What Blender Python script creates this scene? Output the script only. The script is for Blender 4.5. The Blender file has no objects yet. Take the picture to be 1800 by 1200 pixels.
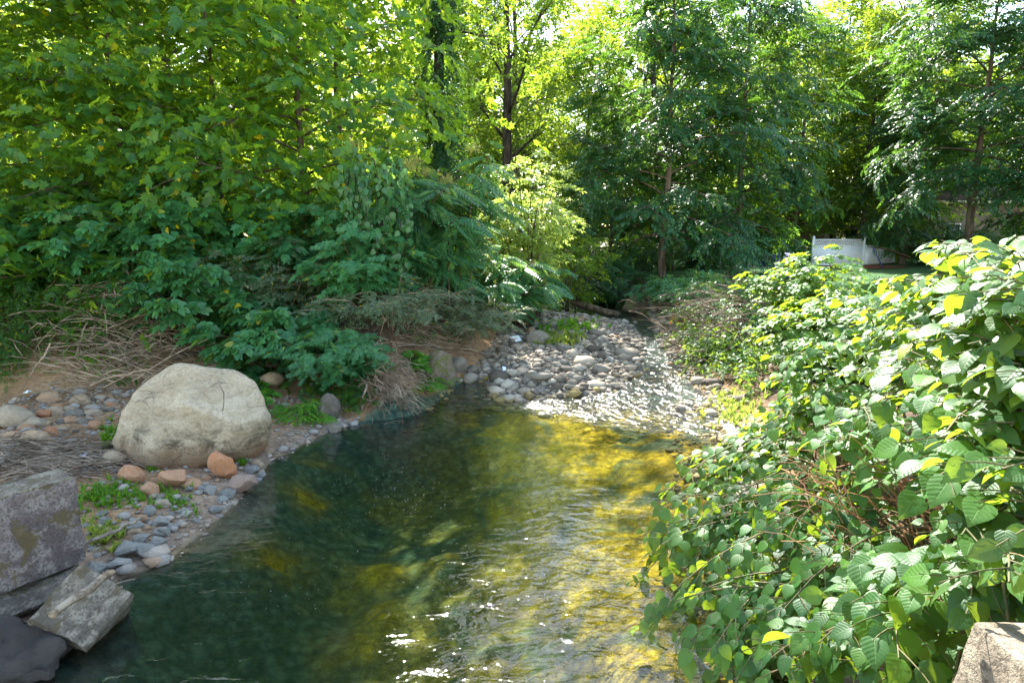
import bpy, math, random
import numpy as np
from mathutils import Vector, Matrix, noise as mnoise

SC = bpy.context.scene
COL = SC.collection
PI = math.pi
R = math.radians

# ------------------------------------------------------------------ camera model (photo is 1800 x 1200)
HC, PITCH, FPX = 3.6, R(10.3), 1100.0
CP, SP = math.cos(PITCH), math.sin(PITCH)

def ray(px, py):
    a, b = (px - 900) / FPX, (600 - py) / FPX
    return np.array([a, CP + SP * b, -SP + CP * b])

def G(px, py, z=0.0):
    d = ray(px, py); t = (z - HC) / d[2]
    return np.array([0, 0, HC]) + d * t

def At(px, py, Y):
    d = ray(px, py); t = Y / d[1]
    return np.array([0, 0, HC]) + d * t

def pxm(p):                       # metres per photo pixel at a point
    return (p[1] * CP - (p[2] - HC) * SP) / FPX

# ------------------------------------------------------------------ object helpers
def link(o, parent=None):
    COL.objects.link(o)
    if parent is not None:
        o.parent = parent
    return o

def tag(o, label=None, cat=None, group=None, kind=None):
    if label: o['label'] = label
    if cat: o['category'] = cat
    if group: o['group'] = group
    if kind: o['kind'] = kind
    return o

def thing(name, label, cat, loc=(0, 0, 0), rotz=0.0, scale=1.0, group=None):
    o = bpy.data.objects.new(name, None)
    o.empty_display_size = 0.2
    COL.objects.link(o)
    o.location = loc
    o.rotation_euler = (0, 0, rotz)
    o.scale = (scale,) * 3 if not hasattr(scale, '__len__') else scale
    return tag(o, label, cat, group)

def mesh_np(name, V, polys, mat=None, smooth=True):
    """V (n,3); polys: list of (array k x m) index arrays of equal-sized faces."""
    me = bpy.data.meshes.new(name)
    V = np.asarray(V, dtype=np.float32)
    me.vertices.add(len(V))
    me.vertices.foreach_set('co', V.ravel())
    polys = [np.asarray(p, dtype=np.int32) for p in polys if len(p)]
    loops = np.concatenate([p.ravel() for p in polys])
    tot = np.concatenate([np.full(len(p), p.shape[1], dtype=np.int32) for p in polys])
    start = np.concatenate([[0], np.cumsum(tot)[:-1]]).astype(np.int32)
    me.loops.add(len(loops)); me.loops.foreach_set('vertex_index', loops)
    me.polygons.add(len(tot))
    me.polygons.foreach_set('loop_start', start)
    me.polygons.foreach_set('loop_total', tot)
    if smooth:
        me.polygons.foreach_set('use_smooth', np.ones(len(tot), dtype=bool))
    me.update(calc_edges=True)
    if mat is not None:
        me.materials.append(mat)
    return me

def obj(name, me, parent=None, loc=None):
    o = bpy.data.objects.new(name, me)
    link(o, parent)
    if loc is not None: o.location = loc
    return o

class MB:
    """gathers geometry for one mesh"""
    def __init__(s): s.V = []; s.F = {}; s.n = 0
    def add(s, V, F):
        V = np.asarray(V, dtype=float)
        s.V.append(V)
        for f in F:
            s.F.setdefault(len(f), []).append([i + s.n for i in f])
        s.n += len(V)
    def addn(s, V, P):
        s.V.append(np.asarray(V, dtype=float))
        for p in P:
            if len(p): s.F.setdefault(p.shape[1], []).extend((p + s.n).tolist())
        s.n += len(V)
    def box(s, c, d, rot=None):
        x, y, z = [q / 2 for q in d]
        V = np.array([[-x,-y,-z],[x,-y,-z],[x,y,-z],[-x,y,-z],[-x,-y,z],[x,-y,z],[x,y,z],[-x,y,z]])
        if rot is not None: V = V @ np.array(rot).T
        s.add(V + np.array(c), [[0,3,2,1],[4,5,6,7],[0,1,5,4],[1,2,6,5],[2,3,7,6],[3,0,4,7]])
    def tube(s, pts, radii, seg=5, cap=True):
        pts = np.asarray(pts, dtype=float); n = len(pts)
        radii = np.broadcast_to(np.asarray(radii, dtype=float), (n,))
        t = np.gradient(pts, axis=0)
        t /= np.linalg.norm(t, axis=1)[:, None] + 1e-9
        ref = np.array([0, 0, 1.0]) if abs(t[0][2]) < 0.8 else np.array([1.0, 0, 0])
        u = np.cross(t, ref); u /= np.linalg.norm(u, axis=1)[:, None] + 1e-9
        v = np.cross(t, u)
        a = np.arange(seg) * 2 * PI / seg
        V = pts[:, None, :] + radii[:, None, None] * (np.cos(a)[None, :, None] * u[:, None, :] + np.sin(a)[None, :, None] * v[:, None, :])
        V = V.reshape(-1, 3)
        i = np.arange(n - 1)[:, None] * seg; j = np.arange(seg)[None, :]; k = (j + 1) % seg
        P = np.stack([i + j, i + k, i + k + seg, i + j + seg], axis=-1).reshape(-1, 4)
        Ps = [P]
        if cap and seg >= 3:
            Ps.append(np.array([list(range(seg))[::-1], [(n - 1) * seg + q for q in range(seg)]]))
        s.addn(V, Ps)
    def mesh(s, name, mat=None, smooth=True):
        return mesh_np(name, np.concatenate(s.V), [np.array(f) for f in s.F.values()], mat, smooth)

# ------------------------------------------------------------------ value noise (vectorised)
def _h(ix, iy, seed):
    n = (ix * 374761393 + iy * 668265263 + seed * 974634777) & 0xffffffff
    n = ((n ^ (n >> 13)) * 1274126177) & 0xffffffff
    return ((n ^ (n >> 16)) & 0xffff) / 65535.0

def vnoise(x, y, seed=0):
    x = np.asarray(x, float); y = np.asarray(y, float)
    ix = np.floor(x).astype(np.int64); iy = np.floor(y).astype(np.int64)
    fx = x - ix; fy = y - iy
    fx = fx * fx * (3 - 2 * fx); fy = fy * fy * (3 - 2 * fy)
    a = _h(ix, iy, seed); b = _h(ix + 1, iy, seed); c = _h(ix, iy + 1, seed); d = _h(ix + 1, iy + 1, seed)
    return (a * (1 - fx) + b * fx) * (1 - fy) + (c * (1 - fx) + d * fx) * fy

def fbm(x, y, seed=0, o=4):
    s = 0; a = 0.5
    for k in range(o):
        s = s + a * (vnoise(x * 2 ** k, y * 2 ** k, seed + k) - 0.5); a *= 0.5
    return s

def sstep(a, b, x):
    t = np.clip((x - a) / (b - a), 0, 1); return t * t * (3 - 2 * t)

# ------------------------------------------------------------------ node materials
class NT:
    def __init__(s, name):
        s.m = bpy.data.materials.new(name); s.m.use_nodes = True
        s.t = s.m.node_tree; s.t.nodes.clear()
        s.out = s.t.nodes.new('ShaderNodeOutputMaterial')
    def n(s, typ, **kw):
        nd = s.t.nodes.new(typ)
        for k, v in kw.items():
            if k.startswith('i_'):
                nd.inputs[k[2:].replace('_', ' ')].default_value = v
            else: setattr(nd, k, v)
        return nd
    def l(s, a, b): s.t.links.new(a, b)
    def ramp(s, fac, stops, interp='LINEAR'):
        r = s.n('ShaderNodeValToRGB'); cr = r.color_ramp; cr.interpolation = interp
        while len(cr.elements) < len(stops): cr.elements.new(0.5)
        for e, (p, c) in zip(cr.elements, stops):
            e.position = p; e.color = (*c, 1) if len(c) == 3 else c
        s.l(fac, r.inputs[0]); return r.outputs[0]
    def noise(s, scale, detail=4, rough=.6, vec=None, dist=0.0, raw=False):
        nd = s.n('ShaderNodeTexNoise'); nd.inputs['Scale'].default_value = scale
        nd.inputs['Detail'].default_value = detail; nd.inputs['Roughness'].default_value = rough
        nd.inputs['Distortion'].default_value = dist
        if vec is not None: s.l(vec, nd.inputs['Vector'])
        if raw: return nd.outputs['Fac']
        mr = s.n('ShaderNodeMapRange'); s.l(nd.outputs['Fac'], mr.inputs[0])
        mr.inputs[1].default_value = .3; mr.inputs[2].default_value = .7
        return mr.outputs[0]
    def mix(s, fac, a, b, blend='MIX'):
        nd = s.n('ShaderNodeMix', data_type='RGBA', blend_type=blend)
        for sock, v in ((nd.inputs[0], fac), (nd.inputs[6], a), (nd.inputs[7], b)):
            if hasattr(v, 'links') or hasattr(v, 'is_linked'): s.l(v, sock)
            elif isinstance(v, (tuple, list)): sock.default_value = (*v, 1) if len(v) == 3 else v
            else: sock.default_value = v
        return nd.outputs[2]
    def math(s, op, a, b=None, clamp=False):
        nd = s.n('ShaderNodeMath', operation=op, use_clamp=clamp)
        for k, v in ((0, a), (1, b)):
            if v is None: continue
            if hasattr(v, 'is_linked'): s.l(v, nd.inputs[k])
            else: nd.inputs[k].default_value = v
        return nd.outputs[0]
    def bump(s, h, strength=.5, dist=.02, normal=None):
        b = s.n('ShaderNodeBump'); b.inputs['Distance'].default_value = dist
        if hasattr(strength, 'is_linked'): s.l(strength, b.inputs['Strength'])
        else: b.inputs['Strength'].default_value = strength
        s.l(h, b.inputs['Height'])
        if normal is not None: s.l(normal, b.inputs['Normal'])
        return b.outputs[0]
    def principled(s, col, rough=.7, spec=.3, normal=None, **kw):
        p = s.n('ShaderNodeBsdfPrincipled')
        if hasattr(col, 'is_linked'): s.l(col, p.inputs['Base Color'])
        else: p.inputs['Base Color'].default_value = (*col, 1)
        if hasattr(rough, 'is_linked'): s.l(rough, p.inputs['Roughness'])
        else: p.inputs['Roughness'].default_value = rough
        p.inputs['Specular IOR Level'].default_value = spec
        if normal is not None: s.l(normal, p.inputs['Normal'])
        return p.outputs[0]
    def done(s, sh):
        s.l(sh, s.out.inputs['Surface']); return s.m

def leaf_mat(name, dark, mid, light, trans, tfac=.42, rough=.42, spec=.35, yellow=0.03, ycol=(.42, .30, .02), veins=False):
    t = NT(name)
    g = t.n('ShaderNodeNewGeometry')
    rnd = g.outputs['Random Per Island']
    oi = t.n('ShaderNodeObjectInfo')
    col = t.ramp(rnd, [(0, dark), (.55, mid), (1.0 - yellow, light), (1.0, ycol)])
    nz = t.noise(.55, 2, .5, g.outputs['Position'], raw=True)
    v = t.n('ShaderNodeHueSaturation')
    t.l(col, v.inputs['Color'])
    v.inputs['Saturation'].default_value = 1.08
    hv = t.math('ADD', t.math('MULTIPLY', nz, .05), .475)
    t.l(hv, v.inputs['Hue'])
    vv = t.math('ADD', t.math('MULTIPLY', oi.outputs['Random'], .35), .82)
    t.l(vv, v.inputs['Value'])
    c = v.outputs[0]
    nrm = None
    if veins:
        at = t.n('ShaderNodeAttribute'); at.attribute_name = 'leaf_xy'
        sp = t.n('ShaderNodeSeparateXYZ'); t.l(at.outputs['Vector'], sp.inputs[0])
        ax = t.math('ABSOLUTE', sp.outputs[0])
        rib = t.math('SUBTRACT', 1.0, t.math('MULTIPLY', ax, 42.0), True)
        wv = t.math('SINE', t.math('MULTIPLY', t.math('SUBTRACT', sp.outputs[1], t.math('MULTIPLY', ax, .75)), 44.0))
        side = t.math('MULTIPLY', t.math('SUBTRACT', wv, .80), 4.0, True)
        v_ = t.math('MAXIMUM', rib, t.math('MULTIPLY', side, .55))
        c = t.mix(t.math('MULTIPLY', v_, .30), c, (.14, .22, .07))
        blot = t.noise(26, 4, .7, g.outputs['Position'])
        spot = t.math('MULTIPLY', t.math('MULTIPLY', t.math('SUBTRACT', blot, .80), 6.0, True), t.math('MULTIPLY', t.math('SUBTRACT', rnd, .55), 2.0, True))
        c = t.mix(spot, c, (.17, .10, .03))
        nrm = t.bump(t.math('SUBTRACT', t.math('MULTIPLY', wv, .5), t.math('MULTIPLY', rib, 1.2)), .22, .004)
    p = t.principled(c, rough, spec, nrm)
    tr = t.n('ShaderNodeBsdfTranslucent')
    tc = t.mix(rnd, tuple(q * .72 for q in trans), tuple(min(1, q * 1.2) for q in trans))
    t.l(tc, tr.inputs['Color'])
    mx = t.n('ShaderNodeMixShader'); mx.inputs[0].default_value = tfac
    t.l(p, mx.inputs[1]); t.l(tr.outputs[0], mx.inputs[2])
    return t.done(mx.outputs[0])

def stone_mat(name, stops, var=.35, speck=.25, bump=.5, scale=6, moss=None, rough=.85):
    t = NT(name)
    tc = t.n('ShaderNodeTexCoord'); oi = t.n('ShaderNodeObjectInfo')
    add = t.n('ShaderNodeVectorMath', operation='ADD')
    t.l(tc.outputs['Object'], add.inputs[0])
    mul = t.n('ShaderNodeVectorMath', operation='SCALE'); t.l(oi.outputs['Location'], mul.inputs[0]); mul.inputs['Scale'].default_value = 3.7
    t.l(mul.outputs[0], add.inputs[1])
    vec = add.outputs[0]
    base = t.ramp(oi.outputs['Random'], stops)
    n1 = t.noise(scale * .35, 5, .6, vec); n2 = t.noise(scale * 2.6, 6, .8, vec)
    hi = t.mix(t.math('MULTIPLY', n1, var), base, (.46, .41, .34))
    hi = t.mix(t.math('MULTIPLY', t.math('SUBTRACT', 1.0, t.noise(scale * .8, 5, .7, vec)), .40, True), hi, (.07, .055, .04))
    c = t.mix(t.ramp(n2, [(.15, (0, 0, 0)), (.55, (1, 1, 1))]), t.mix(min(1, speck * 1.7), hi, (.03, .028, .025)), hi)
    if moss:
        c = t.mix(t.ramp(t.noise(scale * .5, 4, .7, vec), [(.5, (0, 0, 0)), (.66, (1, 1, 1))]), c, moss)
    b = t.bump(t.math('ADD', t.math('MULTIPLY', n1, .8), t.math('MULTIPLY', n2, .25)), bump, .04)
    return t.done(t.principled(c, rough, .3, b))

def simple_mat(name, c1, c2, scale=8, rough=.8, spec=.25, bump=.4, dist=.01, stretch=None):
    t = NT(name)
    tc = t.n('ShaderNodeTexCoord'); vec = tc.outputs['Object']
    if stretch:
        mp = t.n('ShaderNodeMapping'); t.l(vec, mp.inputs[0]); mp.inputs['Scale'].default_value = stretch; vec = mp.outputs[0]
    n1 = t.noise(scale, 6, .65, vec)
    c = t.ramp(n1, [(.3, c1), (.7, c2)])
    return t.done(t.principled(c, rough, spec, t.bump(n1, bump, dist)))

M = {}
M['broad'] = leaf_mat('leaf_broad', (.024, .085, .032), (.042, .13, .036), (.075, .17, .028), (.50, .70, .035), .50, .38, .35, .03)
M['open'] = leaf_mat('leaf_open', (.022, .065, .014), (.042, .10, .018), (.08, .145, .02), (.42, .58, .04), .45, .45, .3, .02)
M['dark'] = leaf_mat('leaf_dark', (.010, .042, .020), (.017, .066, .028), (.030, .09, .031), (.17, .34, .03), .32, .42, .35, .0)
M['knot'] = leaf_mat('leaf_knot', (.013, .055, .017), (.026, .088, .022), (.055, .135, .026), (.44, .62, .03), .36, .50, .36, .0, veins=True)
M['thick'] = leaf_mat('leaf_thicket', (.026, .095, .042), (.042, .14, .06), (.06, .17, .06), (.34, .56, .08), .36, .38, .4, .012)
M['grey'] = leaf_mat('leaf_grey', (.035, .06, .035), (.055, .09, .05), (.10, .13, .075), (.3, .4, .09), .35, .5, .4, .02)
M['frond'] = leaf_mat('leaf_frond', (.024, .095, .048), (.04, .135, .064), (.06, .16, .065), (.34, .56, .08), .36, .36, .42, .01)
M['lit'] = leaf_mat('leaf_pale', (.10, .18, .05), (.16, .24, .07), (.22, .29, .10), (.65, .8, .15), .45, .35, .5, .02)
M['vine'] = leaf_mat('leaf_vine', (.016, .055, .018), (.028, .085, .022), (.05, .12, .025), (.34, .5, .04), .4, .45, .3, .02)
M['grass'] = leaf_mat('leaf_grass', (.03, .12, .012), (.05, .17, .018), (.10, .22, .03), (.35, .6, .03), .38, .5, .3, .04)
M['grass2'] = leaf_mat('leaf_grass_yellow', (.10, .16, .03), (.16, .22, .05), (.26, .28, .08), (.5, .6, .08), .38, .5, .3, .1)
M['red'] = leaf_mat('leaf_dead', (.16, .04, .02), (.24, .07, .03), (.3, .14, .06), (.5, .15, .04), .3, .6, .2, .0)
M['flower'] = leaf_mat('flower_cream', (.28, .30, .08), (.36, .36, .11), (.42, .40, .14), (.5, .5, .2), .3, .6, .2, .0)

M['grey_stone'] = stone_mat('stone_grey', [(0, (.10, .085, .068)), (.35, (.19, .165, .13)), (.7, (.26, .225, .175)), (1, (.36, .30, .225))], var=.3, speck=.4, bump=.7)
M['blue_stone'] = stone_mat('stone_blue', [(0, (.19, .20, .195)), (.5, (.30, .305, .29)), (1, (.42, .41, .38))], speck=.4, bump=.8)
M['tan_stone'] = stone_mat('stone_tan', [(0, (.40, .19, .09)), (.35, (.42, .28, .16)), (.7, (.36, .28, .19)), (1, (.42, .35, .27))], var=.25, speck=.18)
M['orange_stone'] = stone_mat('stone_orange', [(0, (.46, .17, .06)), (1, (.42, .23, .12))], var=.22, speck=.18, scale=5)
M['brown_stone'] = stone_mat('stone_brown', [(0, (.13, .09, .055)), (1, (.17, .12, .075))], var=.2, speck=.4, bump=.9, moss=(.10, .10, .03))
M['pink_stone'] = stone_mat('stone_pink', [(0, (.28, .175, .145)), (1, (.30, .19, .15))], var=.3, speck=.2)
M['dark_stone'] = stone_mat('stone_dark', [(0, (.022, .019, .021)), (1, (.035, .03, .031))], var=.06, speck=.3, bump=.8)
M['algae_stone'] = stone_mat('stone_algae', [(0, (.30, .23, .015)), (1, (.36, .28, .02))], var=.05, speck=.58, scale=4, bump=.9)
M['bark'] = simple_mat('bark', (.045, .036, .026), (.13, .105, .08), 5, .95, .15, .9, .03, (1, 1, .18))
M['bark_dark'] = simple_mat('bark_dark', (.02, .017, .013), (.065, .052, .04), 5, .95, .1, .9, .03, (1, 1, .18))
M['stem'] = simple_mat('stem_green', (.06, .07, .025), (.13, .10, .045), 6, .7, .3, .2)
M['cane'] = simple_mat('cane_brown', (.20, .085, .035), (.38, .20, .09), 3, .65, .3, .2)
M['dry'] = simple_mat('dry_stem', (.14, .10, .065), (.33, .25, .175), 3, .85, .2, .2)
M['twig'] = simple_mat('twig_grey', (.10, .072, .05), (.28, .215, .16), 4, .9, .15, .3)
M['brush'] = simple_mat('brush_brown', (.06, .042, .028), (.17, .125, .09), 4, .9, .15, .3)
M['drift'] = simple_mat('driftwood', (.13, .095, .065), (.30, .25, .19), 9, .85, .2, .5, .01)
M['log'] = simple_mat('log_bark', (.06, .045, .03), (.17, .125, .085), 6, .9, .15, .7, .02)
M['root'] = simple_mat('root_soil', (.035, .02, .012), (.085, .05, .03), 9, .95, .1, .9, .03)
M['white'] = simple_mat('vinyl_white', (.66, .71, .79), (.72, .76, .82), 2, .35, .4, .05)
M['paper'] = simple_mat('litter_white', (.72, .74, .78), (.82, .83, .85), 9, .6, .3, .2)
M['navy'] = simple_mat('sling_navy', (.012, .02, .10), (.02, .03, .14), 12, .7, .3, .1)
M['metal'] = simple_mat('metal_grey', (.22, .22, .23), (.3, .3, .3), 6, .4, .5, .05)
M['pole'] = simple_mat('pole_blue', (.035, .05, .13), (.05, .07, .17), 6, .4, .5, .05)
M['canvas'] = simple_mat('canvas_brown', (.05, .035, .022), (.10, .07, .045), 6, .9, .15, .1)
M['fascia'] = simple_mat('fascia_cream', (.55, .52, .46), (.66, .63, .56), 3, .6, .3, .1)
M['fascia2'] = simple_mat('fascia_tan', (.30, .27, .17), (.40, .36, .24), 3, .7, .3, .1)
M['roof'] = simple_mat('shingle_dark', (.035, .03, .026), (.075, .065, .055), 30, .95, .1, .6)
M['siding'] = simple_mat('siding_tan', (.12, .095, .07), (.15, .12, .09), 3, .8, .2, .1)
M['glass'] = simple_mat('window_dark', (.012, .014, .017), (.02, .022, .026), 2, .08, .5, .0)

def boulder_mat():
    t = NT('boulder_granite')
    tc = t.n('ShaderNodeTexCoord'); vec = tc.outputs['Object']
    mp = t.n('ShaderNodeMapping'); t.l(vec, mp.inputs[0])
    mp.inputs['Rotation'].default_value = (.0, .22, 0); mp.inputs['Scale'].default_value = (1.0, 1.0, 2.6)
    st = t.noise(2.6, 10, .78, mp.outputs[0], .9)
    big = t.noise(1.6, 5, .6, vec); fine = t.noise(26, 5, .75, vec)
    c = t.ramp(st, [(.0, (.24, .165, .095)), (.3, (.45, .35, .225)), (.8, (.62, .515, .375))])
    c = t.mix(t.ramp(big, [(.35, (0, 0, 0)), (.85, (.7, .7, .7))]), c, (.34, .265, .17))
    # grey-black lichen, in a band on the flank
    sx = t.n('ShaderNodeSeparateXYZ'); t.l(vec, sx.inputs[0])
    lich = t.ramp(t.noise(3.2, 9, .85, vec, .6), [(.42, (0, 0, 0)), (.68, (1, 1, 1))])
    side = t.math('MULTIPLY', t.math('SUBTRACT', .42, t.math('ABSOLUTE', t.math('SUBTRACT', sx.outputs[2], .62))), 2.6, True)
    c = t.mix(t.math('MULTIPLY', t.math('MULTIPLY', lich, side), .95), c, (.075, .066, .042))
    # rusty foot stain
    low = t.math('MULTIPLY', t.math('SUBTRACT', .72, sx.outputs[2]), 2.2, True)
    c = t.mix(t.math('MULTIPLY', low, t.math('ADD', big, .45)), c, (.25, .135, .065))
    c = t.mix(t.ramp(fine, [(.15, (.55, .55, .55)), (.5, (0, 0, 0))]), c, (.16, .14, .11))
    ck = t.n('ShaderNodeTexVoronoi', feature='DISTANCE_TO_EDGE'); ck.inputs['Scale'].default_value = .8
    wv = t.n('ShaderNodeVectorMath', operation='ADD'); t.l(mp.outputs[0], wv.inputs[0])
    nc = t.n('ShaderNodeTexNoise'); nc.inputs['Scale'].default_value = 2.2; nc.inputs['Detail'].default_value = 6; t.l(vec, nc.inputs['Vector']); t.l(nc.outputs['Color'], wv.inputs[1])
    t.l(wv.outputs[0], ck.inputs['Vector'])
    crack = t.math('SUBTRACT', 1.0, t.math('MULTIPLY', ck.outputs['Distance'], 70.0), True)
    crack = t.math('MULTIPLY', crack, t.math('MULTIPLY', t.math('SUBTRACT', big, .35), 2.0, True))
    c = t.mix(t.math('MULTIPLY', crack, .7), c, (.07, .055, .04))
    h = t.math('ADD', t.math('MULTIPLY', st, .8), t.math('MULTIPLY', fine, .35))
    h = t.math('SUBTRACT', h, t.math('MULTIPLY', crack, .8))
    return t.done(t.principled(c, .85, .3, t.bump(h, .8, .06)))
M['boulder'] = boulder_mat()

def concrete_mat(name, c_lo, c_hi, stain, moss):
    t = NT(name)
    tc = t.n('ShaderNodeTexCoord'); vec = tc.outputs['Object']
    big = t.noise(1.8, 6, .65, vec); fine = t.noise(38, 4, .8, vec); med = t.noise(7, 6, .7, vec)
    c = t.ramp(big, [(.3, c_lo), (.7, c_hi)])
    c = t.mix(t.ramp(med, [(.5, (0, 0, 0)), (.7, (.7, .7, .7))]), c, stain)
    c = t.mix(t.ramp(fine, [(.32, (.65, .65, .65)), (.5, (0, 0, 0))]), c, tuple(q * .45 for q in c_lo))
    c = t.mix(t.ramp(t.noise(2.7, 5, .7, vec, .6), [(.56, (0, 0, 0)), (.66, (.8, .8, .8))]), c, moss)
    h = t.math('ADD', t.math('MULTIPLY', med, .7), t.math('MULTIPLY', fine, .5))
    return t.done(t.principled(c, .92, .2, t.bump(h, .8, .02)))
M['concrete'] = concrete_mat('concrete_old', (.10, .08, .08), (.18, .15, .145), (.25, .22, .205), (.09, .07, .03))
M['concrete_mid'] = concrete_mat('concrete_rough', (.10, .085, .068), (.20, .175, .14), (.27, .235, .19), (.08, .065, .035))
M['concrete_pale'] = concrete_mat('concrete_pale', (.13, .105, .08), (.22, .185, .14), (.29, .25, .19), (.10, .08, .05))

# ------------------------------------------------------------------ leaf templates: base at 0, tip +Y, face +Z, unit length
def T_heart():
    rows = [(-.05, .14, .0), (.10, .33, .0), (.26, .385, -.01), (.44, .365, -.03), (.62, .28, -.06), (.80, .14, -.11), (1.0, .0, -.20)]
    V, F = [], []
    for k, (y, w, z) in enumerate(rows):
        pl = .024 * (1 if k % 2 else -1)
        sp = 0.0 if k else .05
        for u in (-1, -.5, 0, .5, 1):
            V.append((u * w, y + (sp if u == 0 else 0) - abs(u) * .03 * (k > 0), z + .20 * abs(u) * w - .10 * (abs(u) > .9) * w + pl * (abs(u) == .5)))
    for k in range(len(rows) - 1):
        for c in range(4):
            F.append((k * 5 + c, k * 5 + c + 1, k * 5 + c + 6, k * 5 + c + 5))
    return np.array(V), F
def T_heart_lo():
    V = [(0,0,0),(0,.36,-.01),(0,.72,-.05),(0,1.0,-.16),
         (-.13,-.06,.02),(-.37,.16,.07),(-.40,.40,.075),(-.24,.72,.02),
         (.13,-.06,.02),(.37,.16,.07),(.40,.40,.075),(.24,.72,.02)]
    F = [(0,4,5,1),(1,5,6,2),(2,6,7),(2,7,3),(0,1,9,8),(1,2,10,9),(2,11,10),(2,3,11)]
    return np.array(V), [tuple(reversed(f)) for f in F]
def T_oval():
    V = [(0,0,0),(0,.5,-.03),(0,1,-.10),(-.26,.38,.05),(.26,.38,.05)]
    return np.array(V), [(0,1,3),(1,2,3),(0,4,1),(1,4,2)]
def T_maple():
    o = [(0,0,0),(.16,-.05,.03),(.44,.10,.05),(.26,.26,.03),(.56,.52,-.02),(.30,.52,.03),(.16,.66,.02),(0,1.02,-.10),
         (-.16,.66,.02),(-.30,.52,.03),(-.56,.52,-.02),(-.26,.26,.03),(-.44,.10,.05),(-.16,-.05,.03)]
    V = [(0,.36,-.02)] + o; n = len(o)
    return np.array(V), [(0, 1 + i, 1 + (i + 1) % n) for i in range(n)]
def T_lobed():          # five narrow fingers (cut-leaf shrub)
    V = []; F = []
    for a, L, w in ((-62,.6,.1),(-30,.85,.12),(0,1.0,.13),(30,.85,.12),(62,.6,.1)):
        r = R(a); d = np.array([math.sin(r), math.cos(r)]); p = np.array([d[1], -d[0]])
        b = len(V); m = d * L * .5
        V += [(0,0,0),(*(m + p * w), .03),(*(d * L), -.08),(*(m - p * w), .03)]
        F += [(b, b+1, b+2), (b, b+2, b+3)]
    return np.array(V), F
def T_spray(leaf, n, size, ang=55, twist=.0, droop=.15, seed=1):
    rg = random.Random(seed); lv, lf = leaf
    V = []; F = []; b = 0
    for i in range(n):
        f = (i + .6) / n; side = -1 if i % 2 else 1
        a = R(ang * side * (1 - .55 * f) + rg.uniform(-14, 14)) if i < n - 1 else R(rg.uniform(-8, 8))
        s = size * (1 - .3 * f) * rg.uniform(.8, 1.15)
        ca, sa = math.cos(a), math.sin(a)
        q = lv * s
        tilt = rg.uniform(-.5, .5) * twist + droop * 1.2
        roll = rg.uniform(-.45, .45)
        z = q[:, 2] - q[:, 1] * tilt + q[:, 0] * roll
        x = q[:, 0] * ca + q[:, 1] * sa; y = -q[:, 0] * sa + q[:, 1] * ca
        V.append(np.stack([x, y + f * .8, z - droop * f * f * .6], 1))
        F += [tuple(k + b for k in g) for g in lf]; b += len(lv)
    return np.concatenate(V), F
def T_frond(pairs=11, droop=.45):
    V = []; F = []
    for i in range(pairs):
        f = .12 + .86 * i / (pairs - 1); L = .25 * math.sin(PI * (.18 + .72 * f)); w = .042
        zc = -droop * f * f
        for s in (-1, 1):
            a = R(68 - 22 * f) * s; d = np.array([math.sin(a), math.cos(a)]); p = np.array([d[1], -d[0]])
            b = len(V); o = np.array([0, f])
            m = o + d * L * .4; e = o + d * L
            V += [(*o, zc), (*(m + p * w), zc - .01), (*e, zc - L * .42), (*(m - p * w), zc - .01)]
            F += [(b, b+1, b+2), (b, b+2, b+3)]
    return np.array(V), F
def T_blade(n=7, seed=0):
    rg = random.Random(seed); V = []; F = []
    for i in range(n):
        a = rg.uniform(0, 2 * PI); L = rg.uniform(.55, 1.0); l = rg.uniform(.25, .7)
        d = np.array([math.cos(a), math.sin(a)]); p = np.array([-d[1], d[0]]) * .035
        b = len(V); q1 = d * l * L * .4; q2 = d * l * L
        V += [(*(-p), 0), (*p, 0), (*(q1 + p), L * .55), (*(q1 - p), L * .55), (*q2, L * .8)]
        F += [(b, b+1, b+2, b+3), (b+3, b+2, b+4)]
    V = np.array(V)
    return V, F
LEAF = {'heart': T_heart(), 'heart_lo': T_heart_lo(), 'oval': T_oval(), 'maple': T_maple(), 'lobed': T_lobed()}
SPRAY = {
    'maple': T_spray(LEAF['maple'], 6, .38, 60, .6, .12, 3),
    'bough': T_spray(LEAF['oval'], 13, .24, 62, .4, .12, 4),
    'open': T_spray(LEAF['oval'], 9, .28, 60, 1.2, .05, 5),
    'tiny': T_spray(LEAF['oval'], 13, .17, 58, 1.0, .05, 6),
    'heart': T_spray(LEAF['heart_lo'], 6, .36, 58, .5, .12, 7),
    'lobed': T_spray(LEAF['lobed'], 7, .36, 55, .5, .12, 8),
    'frond': T_frond(),
    'blade': T_blade(9, 9),
}

def scatter(tmpl, pos, tip, nrm, size):
    """place template copies; returns V, list of poly arrays"""
    tv, tf = tmpl
    pos = np.asarray(pos, float); n = len(pos)
    y = np.asarray(tip, float); y = y / (np.linalg.norm(y, axis=1)[:, None] + 1e-9)
    z = np.asarray(nrm, float); z = z - (z * y).sum(1)[:, None] * y
    z /= np.linalg.norm(z, axis=1)[:, None] + 1e-9
    x = np.cross(y, z)
    size = np.broadcast_to(np.asarray(size, float), (n,))
    L = np.stack([x, y, z], axis=1) * size[:, None, None]        # rows are the axes
    V = (tv[None] @ L) + pos[:, None, :]
    off = (np.arange(n) * len(tv))[:, None, None]
    out = {}
    for f in tf: out.setdefault(len(f), []).append(f)
    P = [(np.array(f)[None] + off).reshape(-1, k) for k, f in out.items()]
    return V.reshape(-1, 3), P

def leaf_mesh(name, tmpl, pos, tip, nrm, size, mat):
    V, P = scatter(tmpl, pos, tip, nrm, size)
    me = mesh_np(name, V, P, mat, smooth=True)
    if tmpl is LEAF['heart']:
        at = me.attributes.new('leaf_xy', 'FLOAT_VECTOR', 'POINT')
        at.data.foreach_set('vector', np.tile(tmpl[0], (len(V) // len(tmpl[0]), 1)).astype(np.float32).ravel())
    return me

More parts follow.
